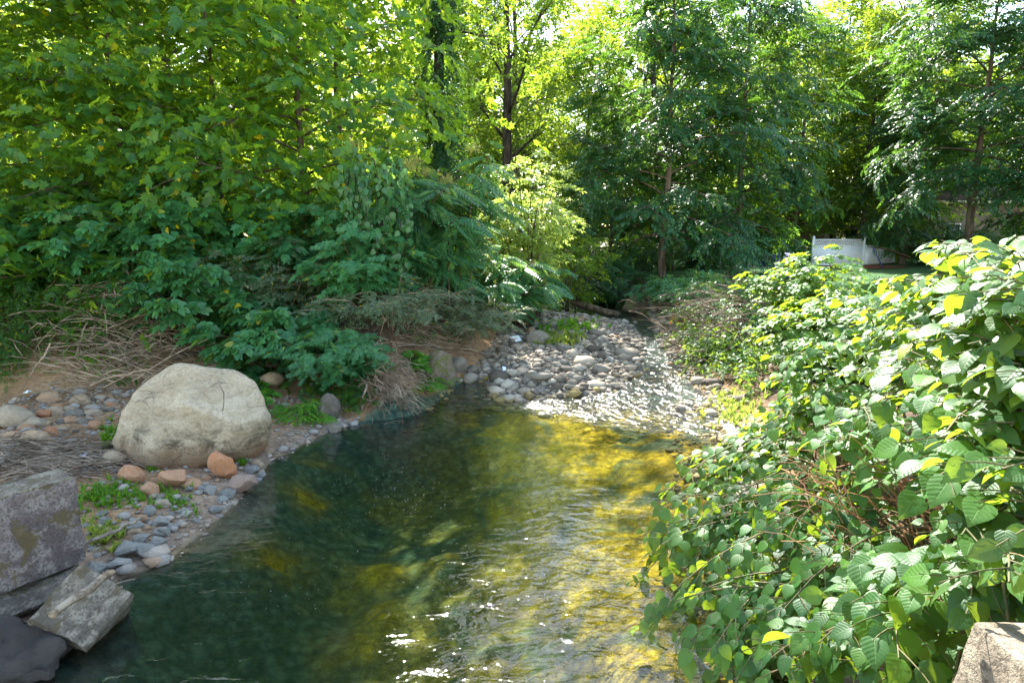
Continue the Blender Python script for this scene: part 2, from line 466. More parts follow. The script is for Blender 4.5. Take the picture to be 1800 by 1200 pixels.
# ------------------------------------------------------------------ terrain
def pxs(z, *pts): return [tuple(G(x, y, z)[:2]) for x, y in pts]
WATER = ([(-4.6, -6), (-4.5, 3.0)] + pxs(0, (-60, 1260), (20, 1190), (100, 1128), (150, 1060), (215, 1012), (292, 985), (402, 893), (470, 812), (560, 766),
         (640, 737), (700, 722), (752, 706), (800, 672), (850, 668), (880, 700), (935, 702), (1000, 694), (1062, 690), (1100, 668)) +
         pxs(.12, (1122, 640)) + pxs(.2, (1126, 600), (1108, 570), (1050, 558), (985, 552)) + [(1.2, 28.5), (2.2, 34), (4.6, 35), (6.2, 30.0)] +
         pxs(.2, (1150, 562), (1170, 602), (1212, 652)) + pxs(.05, (1246, 690), (1262, 735), (1278, 800)) + [(2.75, 7.2), (2.35, 4.5), (2.3, -6)])
FOOT_L = ([(-120, -6), (-120, 100), (-8, 90), (-2.5, 60), (-1.5, 38)] + pxs(.45, (955, 528), (925, 550), (895, 585), (868, 622), (800, 652),
          (762, 692), (690, 712), (610, 702), (505, 662), (400, 642), (300, 655), (130, 672), (0, 688)) + [(-14, 10.2), (-20, 4), (-30, -6)])
FOOT_R = ([(120, -6), (120, 100), (14, 90), (8, 60), (5.6, 38), (6.6, 31)] + pxs(.45, (1166, 556), (1192, 608), (1240, 656), (1305, 700), (1330, 790)) +
          [(3.3, 7.2), (2.9, 4.3), (2.8, -6)])

DAPPLE_SPOTS = ((548, 868, 80, 46), (490, 975, 75, 36), (690, 1000, 95, 36), (790, 925, 70, 40), (835, 900, 60, 26), (665, 935, 55, 24), (900, 1090, 90, 40), (610, 1050, 80, 30))  # pool bed spots that get painted sun dapples on low bumps
def dapple_mounds(X, Y):
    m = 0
    for x, y, w, h in DAPPLE_SPOTS:
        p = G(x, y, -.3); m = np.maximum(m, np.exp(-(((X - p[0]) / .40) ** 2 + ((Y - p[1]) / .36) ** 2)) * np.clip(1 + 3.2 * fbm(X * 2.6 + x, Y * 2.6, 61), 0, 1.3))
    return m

def sdist(poly, X, Y):
    P = np.array(poly, float); A = P; B = np.roll(P, -1, axis=0)
    best = np.full(X.shape, 1e9); ins = np.zeros(X.shape, bool)
    for (ax, ay), (bx, by) in zip(A, B):
        dx, dy = bx - ax, by - ay; L2 = dx * dx + dy * dy + 1e-12
        t = np.clip(((X - ax) * dx + (Y - ay) * dy) / L2, 0, 1)
        d = np.hypot(X - ax - t * dx, Y - ay - t * dy); best = np.minimum(best, d)
        c = ((ay > Y) != (by > Y)) & (X < (bx - ax) * (Y - ay) / (by - ay + 1e-12) + ax)
        ins ^= c
    return np.where(ins, best, -best)

def zwater(y):
    y = np.asarray(y, float)
    return .11 * sstep(13.2, 18, y) + .10 * sstep(18, 26, y) + .0 * y

def terrain(X, Y):
    X = np.asarray(X, float); Y = np.asarray(Y, float)
    dw = sdist(WATER, X, Y); dl = sdist(FOOT_L, X, Y); dr = sdist(FOOT_R, X, Y)
    zw = zwater(Y)
    deep = (.85 - .5 * sstep(-1.6, 1.6, X) ) * sstep(12.4, 9.0, Y) + .14
    deep = np.where(Y > 13.0, np.minimum(deep, .15), deep)
    bed = zw - deep * np.where(Y > 11.3, sstep(-.03, .55, dw), sstep(-.05, 1.9, dw)) + fbm(X * 1.6, Y * 1.6, 11) * .22 * sstep(0, .8, dw)
    riff = sstep(11.4, 12.6, Y) * sstep(17, 15.5, Y)
    bed = bed + riff * (fbm(X * 3.2, Y * 3.2, 17) * .20 - .01)
    bed = bed + dapple_mounds(X, Y) * np.clip(-.40 - bed, 0, .5) * .28
    land = zw + .02 + .34 * (1 - np.exp(np.minimum(dw, 0) * .55)) + fbm(X * 1.3, Y * 1.3, 5) * .12 * sstep(0, -.8, dw)
    h = np.where(dw > 0, bed, land)
    HL = 1.45 + fbm(X * .12, Y * .12, 31) * .8
    h = h + HL * sstep(-.1, 2.3, dl) + .25 * sstep(2, 10, dl)
    HR = .32 + .95 * sstep(11, 6, Y)
    h = h + HR * sstep(-.15, 1.6, dr) + .12 * sstep(2, 8, dr)
    rough = np.maximum(sstep(0, 1.5, dl), sstep(0, 1.0, dr) * sstep(26, 18, Y))
    h = h + rough * fbm(X * .9, Y * .9, 41) * .35 + fbm(X * 7, Y * 7, 51, 3) * .035
    return h, dw, dl, dr

GX0, GY0, GS = -30.0, 1.0, .1
_gx, _gy = np.meshgrid(np.arange(GX0, 30.01, GS), np.arange(GY0, 70.01, GS))
GRID = np.stack(terrain(_gx, _gy), -1)
def look(X, Y):
    fx = np.clip((np.asarray(X, float) - GX0) / GS, 0, GRID.shape[1] - 1.001); fy = np.clip((np.asarray(Y, float) - GY0) / GS, 0, GRID.shape[0] - 1.001)
    i = fx.astype(int); j = fy.astype(int); u = (fx - i)[..., None]; v = (fy - j)[..., None]
    return (GRID[j, i] * (1 - u) + GRID[j, i + 1] * u) * (1 - v) + (GRID[j + 1, i] * (1 - u) + GRID[j + 1, i + 1] * u) * v

def gz(x, y): return float(look(x, y)[0])

def on(px, py, guess=.3):             # point of the ground seen at a photo pixel
    d = ray(px, py)
    ts = np.linspace(1.5, 60, 1200) / d[1]
    P = np.array([0, 0, HC])[None] + d[None] * ts[:, None]
    h = look(P[:, 0], P[:, 1])[:, 0]
    k = np.argmax(P[:, 2] < np.maximum(h, zwater(P[:, 1]) - .02))
    return P[k] if k > 0 else G(px, py, guess)

def axis(lo, flo, fhi, hi, step, grow=1.12):
    mid = np.arange(flo, fhi + step / 2, step)
    a = [fhi]; s = step
    while a[-1] < hi: s *= grow; a.append(a[-1] + s)
    b = [flo]; s = step
    while b[-1] > lo: s *= grow; b.append(b[-1] - s)
    return np.concatenate([np.array(b[1:][::-1]), mid, np.array(a[1:])])

def make_ground():
    xs = axis(-320, -10, 7, 320, .11); ys = axis(-60, 3, 24, 420, .11)
    X, Y = np.meshgrid(xs, ys)
    h, dw, dl, dr = terrain(X, Y)
    V = np.stack([X, Y, h], -1).reshape(-1, 3)
    ny, nx = X.shape
    i = np.arange(ny - 1)[:, None] * nx + np.arange(nx - 1)[None]
    P = np.stack([i, i + 1, i + nx + 1, i + nx], -1).reshape(-1, 4)
    t = NT('ground_soil')
    g = t.n('ShaderNodeNewGeometry'); pos = g.outputs['Position']
    def attr(n):
        a = t.n('ShaderNodeAttribute'); a.attribute_name = n; return a.outputs['Fac']
    n1 = t.noise(1.3, 6, .65, pos); n2 = t.noise(9, 6, .7, pos); n3 = t.noise(45, 4, .8, pos)
    soil = t.ramp(n1, [(.1, (.18, .105, .055)), (.5, (.34, .20, .105)), (.9, (.46, .29, .16))])
    soil = t.mix(t.ramp(n2, [(.1, (.6, .6, .6)), (.5, (0, 0, 0))]), soil, (.075, .05, .034))
    vor = t.n('ShaderNodeTexVoronoi'); vor.inputs['Scale'].default_value = 16; t.l(pos, vor.inputs['Vector'])
    sx = t.n('ShaderNodeSeparateColor'); t.l(vor.outputs['Color'], sx.inputs[0])
    grav = t.ramp(sx.outputs[0], [(0, (.13, .115, .10)), (.45, (.24, .21, .18)), (1, (.36, .32, .27))])
    dirt = t.mix(attr('gravel'), soil, grav)
    lit = t.mix(t.ramp(n2, [(.35, (0, 0, 0)), (.65, (1, 1, 1))]), (.045, .03, .02), (.10, .065, .038))
    dirt = t.mix(attr('litter'), dirt, lit)
    lawn = t.ramp(n3, [(.3, (.022, .06, .02)), (.7, (.05, .12, .03))])
    c = t.mix(attr('lawn'), dirt, lawn)
    # stream bed: silt with yellow algae, plus sun dapples painted in the same yellow
    silt = t.ramp(n2, [(.2, (.03, .072, .060)), (.8, (.09, .145, .10))])
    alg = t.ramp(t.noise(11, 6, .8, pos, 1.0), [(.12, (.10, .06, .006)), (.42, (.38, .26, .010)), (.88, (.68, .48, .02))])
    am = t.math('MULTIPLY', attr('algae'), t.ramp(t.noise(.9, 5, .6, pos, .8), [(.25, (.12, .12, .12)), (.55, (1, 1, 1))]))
    vb = t.n('ShaderNodeTexVoronoi'); vb.inputs['Scale'].default_value = 7; t.l(pos, vb.inputs['Vector'])
    peb = t.ramp(vb.outputs['Distance'], [(.25, (1, 1, 1)), (.62, (.25, .22, .16))])
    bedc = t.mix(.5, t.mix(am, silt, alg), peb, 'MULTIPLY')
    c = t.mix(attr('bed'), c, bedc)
    hgt = t.math('ADD', t.math('MULTIPLY', n2, .6), t.math('MULTIPLY', n3, .3))
    hgt = t.math('ADD', hgt, t.math('MULTIPLY', t.math('MULTIPLY', vor.outputs['Distance'], -1.0), attr('gravel')))
    mat = t.done(t.principled(c, .93, .2, t.bump(hgt, .8, .05)))
    me = mesh_np('ground', V, [P], mat)
    x, y = X.ravel(), Y.ravel(); dwr, dlr, drr = dw.ravel(), dl.ravel(), dr.ravel()
    bed = sstep(-.02, .12, dwr)
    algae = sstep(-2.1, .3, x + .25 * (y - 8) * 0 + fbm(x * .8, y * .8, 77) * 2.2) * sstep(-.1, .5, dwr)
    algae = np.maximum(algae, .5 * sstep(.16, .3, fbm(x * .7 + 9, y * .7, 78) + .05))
    algae = np.maximum(algae, dapple_mounds(x, y))  # sun dapples in the shaded pool, painted as extra algae yellow
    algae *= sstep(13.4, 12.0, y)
    gravel = sstep(.1, -.1, np.maximum(dlr, drr)) * (1 - bed) * np.where(x < -3.4, .35 * sstep(-.1, -1.5, dwr) * 0 + .55 * sstep(-1.2, -.1, dwr), 1)
    litter = np.maximum(sstep(.3, 1.6, dlr), sstep(.0, .8, drr))
    lawn = sstep(1.5, 3, drr) * sstep(27, 30, y)
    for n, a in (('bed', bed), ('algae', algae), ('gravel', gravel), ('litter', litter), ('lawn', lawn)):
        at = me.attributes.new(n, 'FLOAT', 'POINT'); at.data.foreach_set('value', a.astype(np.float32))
    tag(obj('ground', me), kind='structure')
make_ground()

def make_water():
    xs = np.arange(-7.5, 8.01, .5); ys = np.concatenate([np.arange(-5.5, 36.1, .5)])
    X, Y = np.meshgrid(xs, ys); Z = zwater(Y)
    ny, nx = X.shape; N = nx * ny
    top = np.stack([X, Y, Z], -1).reshape(-1, 3); bot = np.stack([X, Y, Z * 0 - 2.6], -1).reshape(-1, 3)
    i = (np.arange(ny - 1)[:, None] * nx + np.arange(nx - 1)[None]).reshape(-1)
    P = np.stack([i, i + 1, i + nx + 1, i + nx], -1)
    Pb = P[:, ::-1] + N
    edge = list(range(nx)) + [k * nx + nx - 1 for k in range(1, ny)] + [(ny - 1) * nx + k for k in range(nx - 2, -1, -1)] + [k * nx for k in range(ny - 2, 0, -1)]
    e = np.array(edge); e2 = np.roll(e, -1)
    S = np.stack([e, e + N, e2 + N, e2], -1)
    t = NT('stream_water')
    g = t.n('ShaderNodeNewGeometry'); pos = g.outputs['Position']
    mp = t.n('ShaderNodeMapping'); t.l(pos, mp.inputs[0])
    mp.inputs['Rotation'].default_value = (0, 0, R(-38)); mp.inputs['Scale'].default_value = (1.1, 2.2, 1)
    w1 = t.noise(2.6, 3, .55, mp.outputs[0], .7, True); w2 = t.noise(9, 3, .6, pos, .4, True); w3 = t.noise(1.1, 2, .5, pos, 0, True); w4 = t.noise(4.2, 3, .55, pos, .6, True)
    sx = t.n('ShaderNodeSeparateXYZ'); t.l(pos, sx.inputs[0])
    ynear = t.n('ShaderNodeMapRange'); t.l(t.math('ADD', sx.outputs[1], t.math('MULTIPLY', sx.outputs[0], .6)), ynear.inputs[0])
    ynear.inputs[1].default_value = 11.7; ynear.inputs[2].default_value = 12.7
    patch = t.ramp(w3, [(.35, (.25, .25, .25)), (.65, (1, 1, 1))])
    hgt = t.math('ADD', t.math('MULTIPLY', w1, 1.0), t.math('MULTIPLY', w2, .22))
    hgt = t.math('MULTIPLY', hgt, patch)
    hgt = t.math('ADD', hgt, t.math('MULTIPLY', t.math('MULTIPLY', w4, ynear.outputs[0]), 1.5))
    near = t.n('ShaderNodeMapRange'); t.l(sx.outputs[1], near.inputs[0])
    near.inputs[1].default_value = 9.0; near.inputs[2].default_value = 5.5
    rite = t.n('ShaderNodeMapRange'); t.l(sx.outputs[0], rite.inputs[0])
    rite.inputs[1].default_value = -.8; rite.inputs[2].default_value = .9; rite.inputs[3].default_value = .18
    amp = t.math('MULTIPLY', near.outputs[0], rite.outputs[0])
    strength = t.math('ADD', t.math('ADD', .12, t.math('MULTIPLY', amp, .30)), t.math('MULTIPLY', ynear.outputs[0], .5))
    nrm = t.bump(hgt, strength, .13)
    fr = t.n('ShaderNodeFresnel'); fr.inputs['IOR'].default_value = 1.33; t.l(nrm, fr.inputs['Normal'])
    gl = t.n('ShaderNodeBsdfGlossy'); t.l(t.math('ADD', .05, t.math('MULTIPLY', ynear.outputs[0], .11)), gl.inputs['Roughness']); t.l(nrm, gl.inputs['Normal'])
    tr = t.n('ShaderNodeBsdfTransparent'); tr.inputs['Color'].default_value = (.96, .97, .93, 1)
    mx = t.n('ShaderNodeMixShader')
    t.l(t.math('MULTIPLY', fr.outputs[0], 2.0, True), mx.inputs[0])
    t.l(tr.outputs[0], mx.inputs[1]); t.l(gl.outputs[0], mx.inputs[2])
    va = t.n('ShaderNodeVolumeAbsorption'); va.inputs['Color'].default_value = (.50, .68, .50, 1); va.inputs['Density'].default_value = .5
    t.l(va.outputs[0], t.out.inputs['Volume'])
    mat = t.done(mx.outputs[0])
    me = mesh_np('water', np.concatenate([top, bot]), [P, Pb, S], mat)
    tag(obj('water', me), kind='structure')
make_water()

# ------------------------------------------------------------------ plants
def rvec(rg, s=1.0): return np.array([rg.gauss(0, s), rg.gauss(0, s), rg.gauss(0, s)])

def tree_meshes(seed, H=15, Rad=4.5, base=.15, limbs=26, sec=5, spray='bough', ssize=.9, mat='dark', bark='bark', trunk_r=.22,
                droop=.35, up=(.15, 1.0), tilt=.3, prof=.6, step=.55, lean=(0, 0), mult=2, clump=.25, outw=.8):
    rg = random.Random(seed)
    tb = MB()
    n = 9
    tp = []
    for i in range(n):
        f = i / (n - 1)
        tp.append([lean[0] * f * H + rg.gauss(0, .05) * H * .08 * (f > 0), lean[1] * f * H + rg.gauss(0, .05) * H * .08 * (f > 0), f * H - (.3 if i == 0 else 0)])
    tp = np.array(tp)
    rad = trunk_r * (1 - np.linspace(0, 1, n) * .88); rad[0] *= 1.45
    tb.tube(tp, rad, 9)
    def tr(f):
        x = f * (n - 1); k = min(int(x), n - 2); return tp[k] * (1 - (x - k)) + tp[k + 1] * (x - k)
    P, T, N, S = [], [], [], []
    for i in range(limbs):
        s = (i + rg.uniform(.1, .9)) / limbs
        f = base + (1 - base) * s * .97
        p0 = tr(f); az = i * 2.399 + rg.uniform(-.5, .5)
        L = Rad * max(.18, (math.sin(PI * min(1, .22 + .78 * s)) ** prof)) * rg.uniform(.75, 1.15)
        el = up[0] + (up[1] - up[0]) * s + rg.gauss(0, .12)
        d = np.array([math.cos(az) * math.cos(el), math.sin(az) * math.cos(el), math.sin(el)])
        pts = [p0]; m = 6; cur = d.copy()
        for k in range(m):
            cur = cur + np.array([0, 0, -droop * .22]) + rvec(rg, .07); cur /= np.linalg.norm(cur)
            pts.append(pts[-1] + cur * L / m)
        pts = np.array(pts)
        r0 = trunk_r * (1 - f * .85) * .42
        tb.tube(pts, np.linspace(r0, r0 * .18, m + 1), 5)
        subs = [(pts, .35)]
        for k in range(sec):
            q = rg.uniform(.3, .98); x = q * m; j = min(int(x), m - 1)
            b0 = pts[j] * (1 - (x - j)) + pts[j + 1] * (x - j)
            dd = pts[j + 1] - pts[j]; dd /= np.linalg.norm(dd)
            a2 = rg.choice((-1, 1)) * R(rg.uniform(30, 80))
            d2 = np.array([dd[0] * math.cos(a2) - dd[1] * math.sin(a2), dd[0] * math.sin(a2) + dd[1] * math.cos(a2), dd[2] + rg.gauss(0, .2)])
            L2 = L * rg.uniform(.25, .5) * (1.1 - .5 * q) + .3
            sp = [b0]
            for k2 in range(3):
                d2 = d2 + np.array([0, 0, -droop * .35]) + rvec(rg, .08); d2 /= np.linalg.norm(d2)
                sp.append(sp[-1] + d2 * L2 / 3)
            sp = np.array(sp); subs.append((sp, .1))
            tb.tube(sp, np.linspace(r0 * .35, r0 * .1, 4), 3, False)
        for sp, f0 in subs:
            seg = np.linalg.norm(np.diff(sp, axis=0), axis=1); tot = seg.sum()
            cnt = max(2, int(tot * (1 - f0) / step * 2))
            for c in range(cnt):
                q = f0 + (1 - f0) * (c + rg.random()) / cnt; x = q * (len(sp) - 1); j = min(int(x), len(sp) - 2)
                b = sp[j] * (1 - (x - j)) + sp[j + 1] * (x - j)
                dd = sp[j + 1] - sp[j]; dd = dd / np.linalg.norm(dd)
                a2 = rg.choice((-1, 1)) * rg.uniform(.2, 1.2)
                d2 = np.array([dd[0] * math.cos(a2) - dd[1] * math.sin(a2), dd[0] * math.sin(a2) + dd[1] * math.cos(a2), dd[2] * .6 - droop * .35 + rg.gauss(0, .15)])
                rad2 = b.copy(); rad2[2] = 0; rl = np.linalg.norm(rad2) + .3
                for mm in range(mult):
                    P.append(b + rvec(rg, clump * (.5 + .9 * mm))); T.append(d2 + rvec(rg, .25) - np.array([0, 0, .12]))
                    N.append(np.array([0, 0, .85]) + rad2 / rl * outw + rvec(rg, tilt)); S.append(ssize * rg.uniform(.7, 1.25))
    crown = leaf_mesh('crown', SPRAY[spray], P, T, N, S, M[mat])
    return tb.mesh('trunk', M[bark]), crown

def shrub_meshes(seed, stems=14, H=2.0, spread=1.2, lean=(0, 0), branch=7, blen=.55, per=5, spray='heart', ssize=.5, mat='thick', stem='stem',
                 arch=.6, tilt=.3, r=.012, face=(0, 0, 0), foot=.35, droop=.3, inner=.25):
    rg = random.Random(seed); sb = MB(); P, T, N, S = [], [], [], []
    for i in range(stems):
        az = i * 2.399 + rg.uniform(-.4, .4); q = math.sqrt((i + .5) / stems)
        p0 = np.array([math.cos(az) * foot * spread * q, math.sin(az) * foot * spread * q, -.15])
        h = H * rg.uniform(.7, 1.08) * (1 - .25 * q)
        o = np.array([math.cos(az) * spread * q + lean[0], math.sin(az) * spread * q + lean[1], 0])
        p1 = p0 + np.array([o[0] * .25, o[1] * .25, h * .75]); p2 = p0 + np.array([o[0], o[1], h * (1 - arch * .35 * q)])
        ts = np.linspace(0, 1, 8)[:, None]
        pts = (1 - ts) ** 2 * p0 + 2 * ts * (1 - ts) * p1 + ts ** 2 * p2 + np.array([rvec(rg, .02) for _ in range(8)])
        sb.tube(pts, np.linspace(r, r * .35, 8), 4, False)
        for k in range(branch):
            f = inner + (1 - inner) * (k + rg.random()) / branch; x = f * 7; j = min(int(x), 6)
            b0 = pts[j] * (1 - (x - j)) + pts[j + 1] * (x - j)
            a = rg.uniform(0, 2 * PI)
            d = np.array([math.cos(a), math.sin(a), .15]) + .6 * np.array([math.cos(az), math.sin(az), 0]) * q
            d /= np.linalg.norm(d)
            L = blen * rg.uniform(.5, 1.2) * (1.15 - .5 * f)
            m = 4; sp = [b0]
            for _ in range(m):
                d = d + np.array([0, 0, -droop]) * .3 + rvec(rg, .08); d /= np.linalg.norm(d); sp.append(sp[-1] + d * L / m)
            sp = np.array(sp); sb.tube(sp, np.linspace(r * .45, r * .2, m + 1), 3, False)
            for c in range(per):
                q2 = (c + rg.uniform(.3, 1)) / per; x = q2 * m; j = min(int(x), m - 1)
                b = sp[j] * (1 - (x - j)) + sp[j + 1] * (x - j); dd = sp[j + 1] - sp[j]; dd = dd / np.linalg.norm(dd)
                a2 = (1 if c % 2 else -1) * rg.uniform(.2, 1.0)
                P.append(b + rvec(rg, .03)); T.append([dd[0] * math.cos(a2) - dd[1] * math.sin(a2), dd[0] * math.sin(a2) + dd[1] * math.cos(a2), dd[2] - droop * .4])
                N.append(np.array([0, 0, 1.0]) + np.array(face) + rvec(rg, tilt) + .3 * np.array([math.cos(az), math.sin(az), 0]))
                S.append(ssize * rg.uniform(.7, 1.2))
    fol = leaf_mesh('foliage', SPRAY[spray], P, T, N, S, M[mat])
    return sb.mesh('stem', M[stem]), fol

def put(name, label, cat, meshes, parts, loc, rotz=0, scale=1.0, group=None):
    o = thing(name, label, cat, loc, rotz, scale, group)
    for me, pn in zip(meshes, parts): obj(pn, me, o)
    return o
TP = ('trunk', 'crown'); SPN = ('stem', 'foliage')

def base(px, Y, dz=0.0):
    p = At(px, 500, Y); return (p[0], Y, gz(p[0], Y) + dz)

# --- tree kinds
K = {}
K['broad_a'] = tree_meshes(101, 11, 3.3, .05, 44, 7, 'maple', .44, 'broad', 'bark', .09, .3, (.15, 1.1), .75, .5, .46, mult=3, clump=.3, outw=.35)
K['broad_b'] = tree_meshes(102, 10, 3.0, .04, 42, 7, 'maple', .42, 'broad', 'bark', .085, .35, (.1, 1.0), .75, .5, .46, mult=3, clump=.3, outw=.35)
K['open_a'] = tree_meshes(111, 21, 5.0, .12, 44, 8, 'open', .95, 'open', 'bark', .28, .3, (.25, 1.15), .9, .5, .62, mult=2, clump=.5)
K['open_b'] = tree_meshes(112, 19, 4.6, .10, 40, 8, 'open', .9, 'open', 'bark', .24, .35, (.2, 1.1), .9, .5, .62, mult=2, clump=.5)
K['dark_a'] = tree_meshes(121, 15.5, 4.9, .17, 50, 8, 'bough', 1.0, 'dark', 'bark', .22, .42, (.12, 1.05), .38, .5, .6, mult=2, clump=.2, outw=.5)
K['dark_b'] = tree_meshes(122, 14, 4.6, .17, 46, 8, 'bough', .95, 'dark', 'bark', .19, .45, (.05, .95), .38, .5, .6, mult=2, clump=.2, outw=.5)
K['dark_c'] = tree_meshes(123, 16, 4.9, .30, 46, 8, 'bough', 1.0, 'dark', 'bark', .22, .35, (.05, 1.0), .38, .5, .6, mult=2, clump=.2, outw=.5)
K['vase'] = tree_meshes(141, 21, 4.6, .30, 15, 7, 'open', .9, 'open', 'bark_dark', .36, .0, (.75, 1.2), .9, .25, .7, mult=1, clump=.5)
K['lean'] = tree_meshes(142, 22, 3.6, .45, 13, 6, 'open', .9, 'open', 'bark_dark', .30, .05, (.6, 1.2), .9, .3, .65, mult=1, clump=.5, lean=(-.13, 0))
K['back'] = tree_meshes(113, 17, 5.2, .0, 40, 7, 'open', 1.25, 'open', 'bark', .24, .35, (.1, 1.1), .9, .35, .7, mult=2, clump=.6)

def tree(kind, name, label, px, Y, rot=0, sc=1.0, dz=0, group=None):
    return put(name, label, 'tree', K[kind], TP, base(px, Y, dz), rot, sc, group)

# left bank, near row
tree('broad_a', 'broadleaf_tree', 'young broad-leaved tree at the far left edge above the dry brush', 20, 15.8, .3)
tree('broad_b', 'broadleaf_tree', 'leafy green tree with lobed leaves behind the dry brush, second from the left edge', 235, 16.8, 1.9, 1.08)
tree('broad_a', 'broadleaf_tree', 'tall lobed-leaf tree above the big pale boulder', 400, 17.6, 3.6, 1.05)
tree('broad_b', 'broadleaf_tree', 'lobed-leaf tree left of the hanging vine curtain', 545, 18.4, 5.0, 1.38)
tree('broad_b', 'broadleaf_tree', 'broad-leaved tree just outside the left edge whose boughs reach into view', -210, 13.8, 4.2, 1.0)
tree('open_b', 'tall_tree', 'tall backlit yellow-green tree behind the left edge thicket', -60, 23, .5, .95)
tree('open_a', 'tall_tree', 'tall backlit tree rising behind the left thicket above the boulder', 330, 26, 2.2, .9)
tree('open_b', 'tall_tree', 'backlit yellow-green tree behind the hanging vine curtain', 610, 27, 4.0, 1.0)
tree('open_b', 'tall_tree', 'distant backlit tree behind the left bank between the taller trees', 150, 36, 1.0, 1.15)
tree('open_a', 'tall_tree', 'distant backlit tree seen left of the vine-clad trunk', 480, 40, 5.4, 1.1)
# centre
tree('open_a', 'tall_tree', 'tall open-crowned tree with bare forked trunk under the blue sky gap', 905, 44, .9, 1.12)
tree('vase', 'forked_tree', 'tall dark forked trunk with rising limbs right of the vine-clad trunk', 893, 35, .4, 1.0)
tree('lean', 'leaning_tree', 'dark trunk leaning left high above the stream mouth', 1175, 40, .0, 1.0)
tree('open_b', 'tall_tree', 'backlit yellow tree between the forked trunk and the dark tree', 1030, 48, 2.7, .9)
tree('open_b', 'tall_tree', 'pale backlit tree behind the sunlit streamside sapling', 800, 46, 3.9, 1.05)
tree('dark_a', 'dark_maple', 'big dark green tree with layered boughs right of the stream mouth', 1165, 29.5, .0, .9)
tree('dark_b', 'dark_maple', 'dark layered tree behind the blue lawn chairs', 1290, 33.5, 1.3, 1.05)
tree('dark_b', 'dark_maple', 'small dark tree with drooping boughs over the upstream pool', 1070, 34, 2.9, .62)
tree('open_a', 'tall_tree', 'yellow-green backlit tree above the dark layered tree', 1120, 46, 1.7, 1.0)
# right
tree('open_b', 'tall_tree', 'slender tree with dark bare trunk behind the white fence', 1505, 47, .2, .9)
tree('open_a', 'tall_tree', 'twin-stemmed open tree left of the white fence post', 1390, 50, 2.4, .85)
tree('dark_c', 'dark_maple', 'tall dark tree filling the upper right above the bush', 1690, 37, 3.3, 1.12)
tree('dark_b', 'dark_maple', 'dark drooping tree at the right edge', 1890, 33, 5.1, 1.12)
tree('open_b', 'tall_tree', 'backlit tree filling the gap above the white fence', 1455, 54, 1.9, 1.1)
tree('open_a', 'tall_tree', 'tall backlit tree behind the white fence reaching out of the picture', 1540, 50, 3.1, 1.25)
tree('dark_b', 'dark_maple', 'dark tree between the ivy bush and the tan house eave', 1580, 45, 4.4, 1.05)
rgT = random.Random(90)
for i in range(30):
    Y = (58, 70)[i % 2] + rgT.uniform(-4, 4)
    tree('back', 'tall_tree', 'far backlit tree closing the view behind the other trees', -150 + i * 74 + rgT.uniform(-25, 25), Y, i * 1.3, rgT.uniform(.9, 1.2), group='far backlit trees')

# --- vine-clad trunk
def vine_tree():
    loc = base(782, 24)
    o = thing('vine_clad_tree', 'tall dark trunk wrapped in climbing vines left of centre', 'tree', loc)
    tm, cm = tree_meshes(131, 21, 3.2, .4, 22, 6, 'open', .8, 'vine', 'bark_dark', .27, .3, (.2, 1.0), .8, .6, .7, clump=.5)
    obj('trunk', tm, o); obj('crown', cm, o)
    rg = random.Random(5); P, T, N, S = [], [], [], []
    for i in range(2600):
        z = rg.random() ** 1.2 * 15 + .3; a = rg.uniform(0, 2 * PI)
        bulge = .42 + .6 * (vnoise(np.array([z * .7]), np.array([a]), 3)[0]) + (.5 * max(0, 1 - z / 5))
        rr = bulge * math.sqrt(rg.uniform(.4, 1.1))
        d = np.array([math.cos(a), math.sin(a), 0])
        P.append(d * rr + [0, 0, z]); T.append(d * .5 + np.array([0, 0, -.8]) + rvec(rg, .4)); N.append(d + np.array([0, 0, .6]) + rvec(rg, .4)); S.append(rg.uniform(.4, .7))
    obj('vine', leaf_mesh('vine', SPRAY['open'], P, T, N, S, M['dark']), o)
vine_tree()

# --- hanging vine curtain
def vine_curtain():
    p = At(655, 255, 14.7)
    o = thing('hanging_vine', 'curtain of small-leaved vine strands hanging in front of the left trees', 'vine', (p[0], p[1], gz(p[0], p[1])))
    rg = random.Random(8); sb = MB(); P, T, N, S = [], [], [], []
    top = p[2] - gz(p[0], p[1])
    for i in range(30):
        x = rg.uniform(-.7, .7); y = rg.uniform(-.4, .4); z0 = top - abs(x) * .5 - rg.uniform(0, .5); L = rg.uniform(1.2, 3.4)
        zs = np.linspace(z0, max(.2, z0 - L), 12)
        pts = np.array([[x + .1 * math.sin(z * 2 + i), y + .08 * math.cos(z * 1.7 + i), z] for z in zs])
        sb.tube(pts, .008, 3, False)
        for k in range(int(L * 15)):
            q = pts[rg.randrange(12)] + rvec(rg, .05); q[2] += rg.uniform(-.12, .12)
            P.append(q); T.append(np.array([0, 0, -1]) + rvec(rg, .4)); N.append(np.array([.2, -1, .5]) + rvec(rg, .35)); S.append(rg.uniform(.11, .19))
    zs = np.linspace(0, top, 8); sb.tube([[.1 * math.sin(z), .3, z - .2] for z in zs], np.linspace(.05, .03, 8), 6)
    obj('stem', sb.mesh('stem', M['bark_dark']), o)
    obj('foliage', leaf_mesh('foliage', LEAF['heart_lo'], P, T, N, S, M['thick']), o)
vine_curtain()

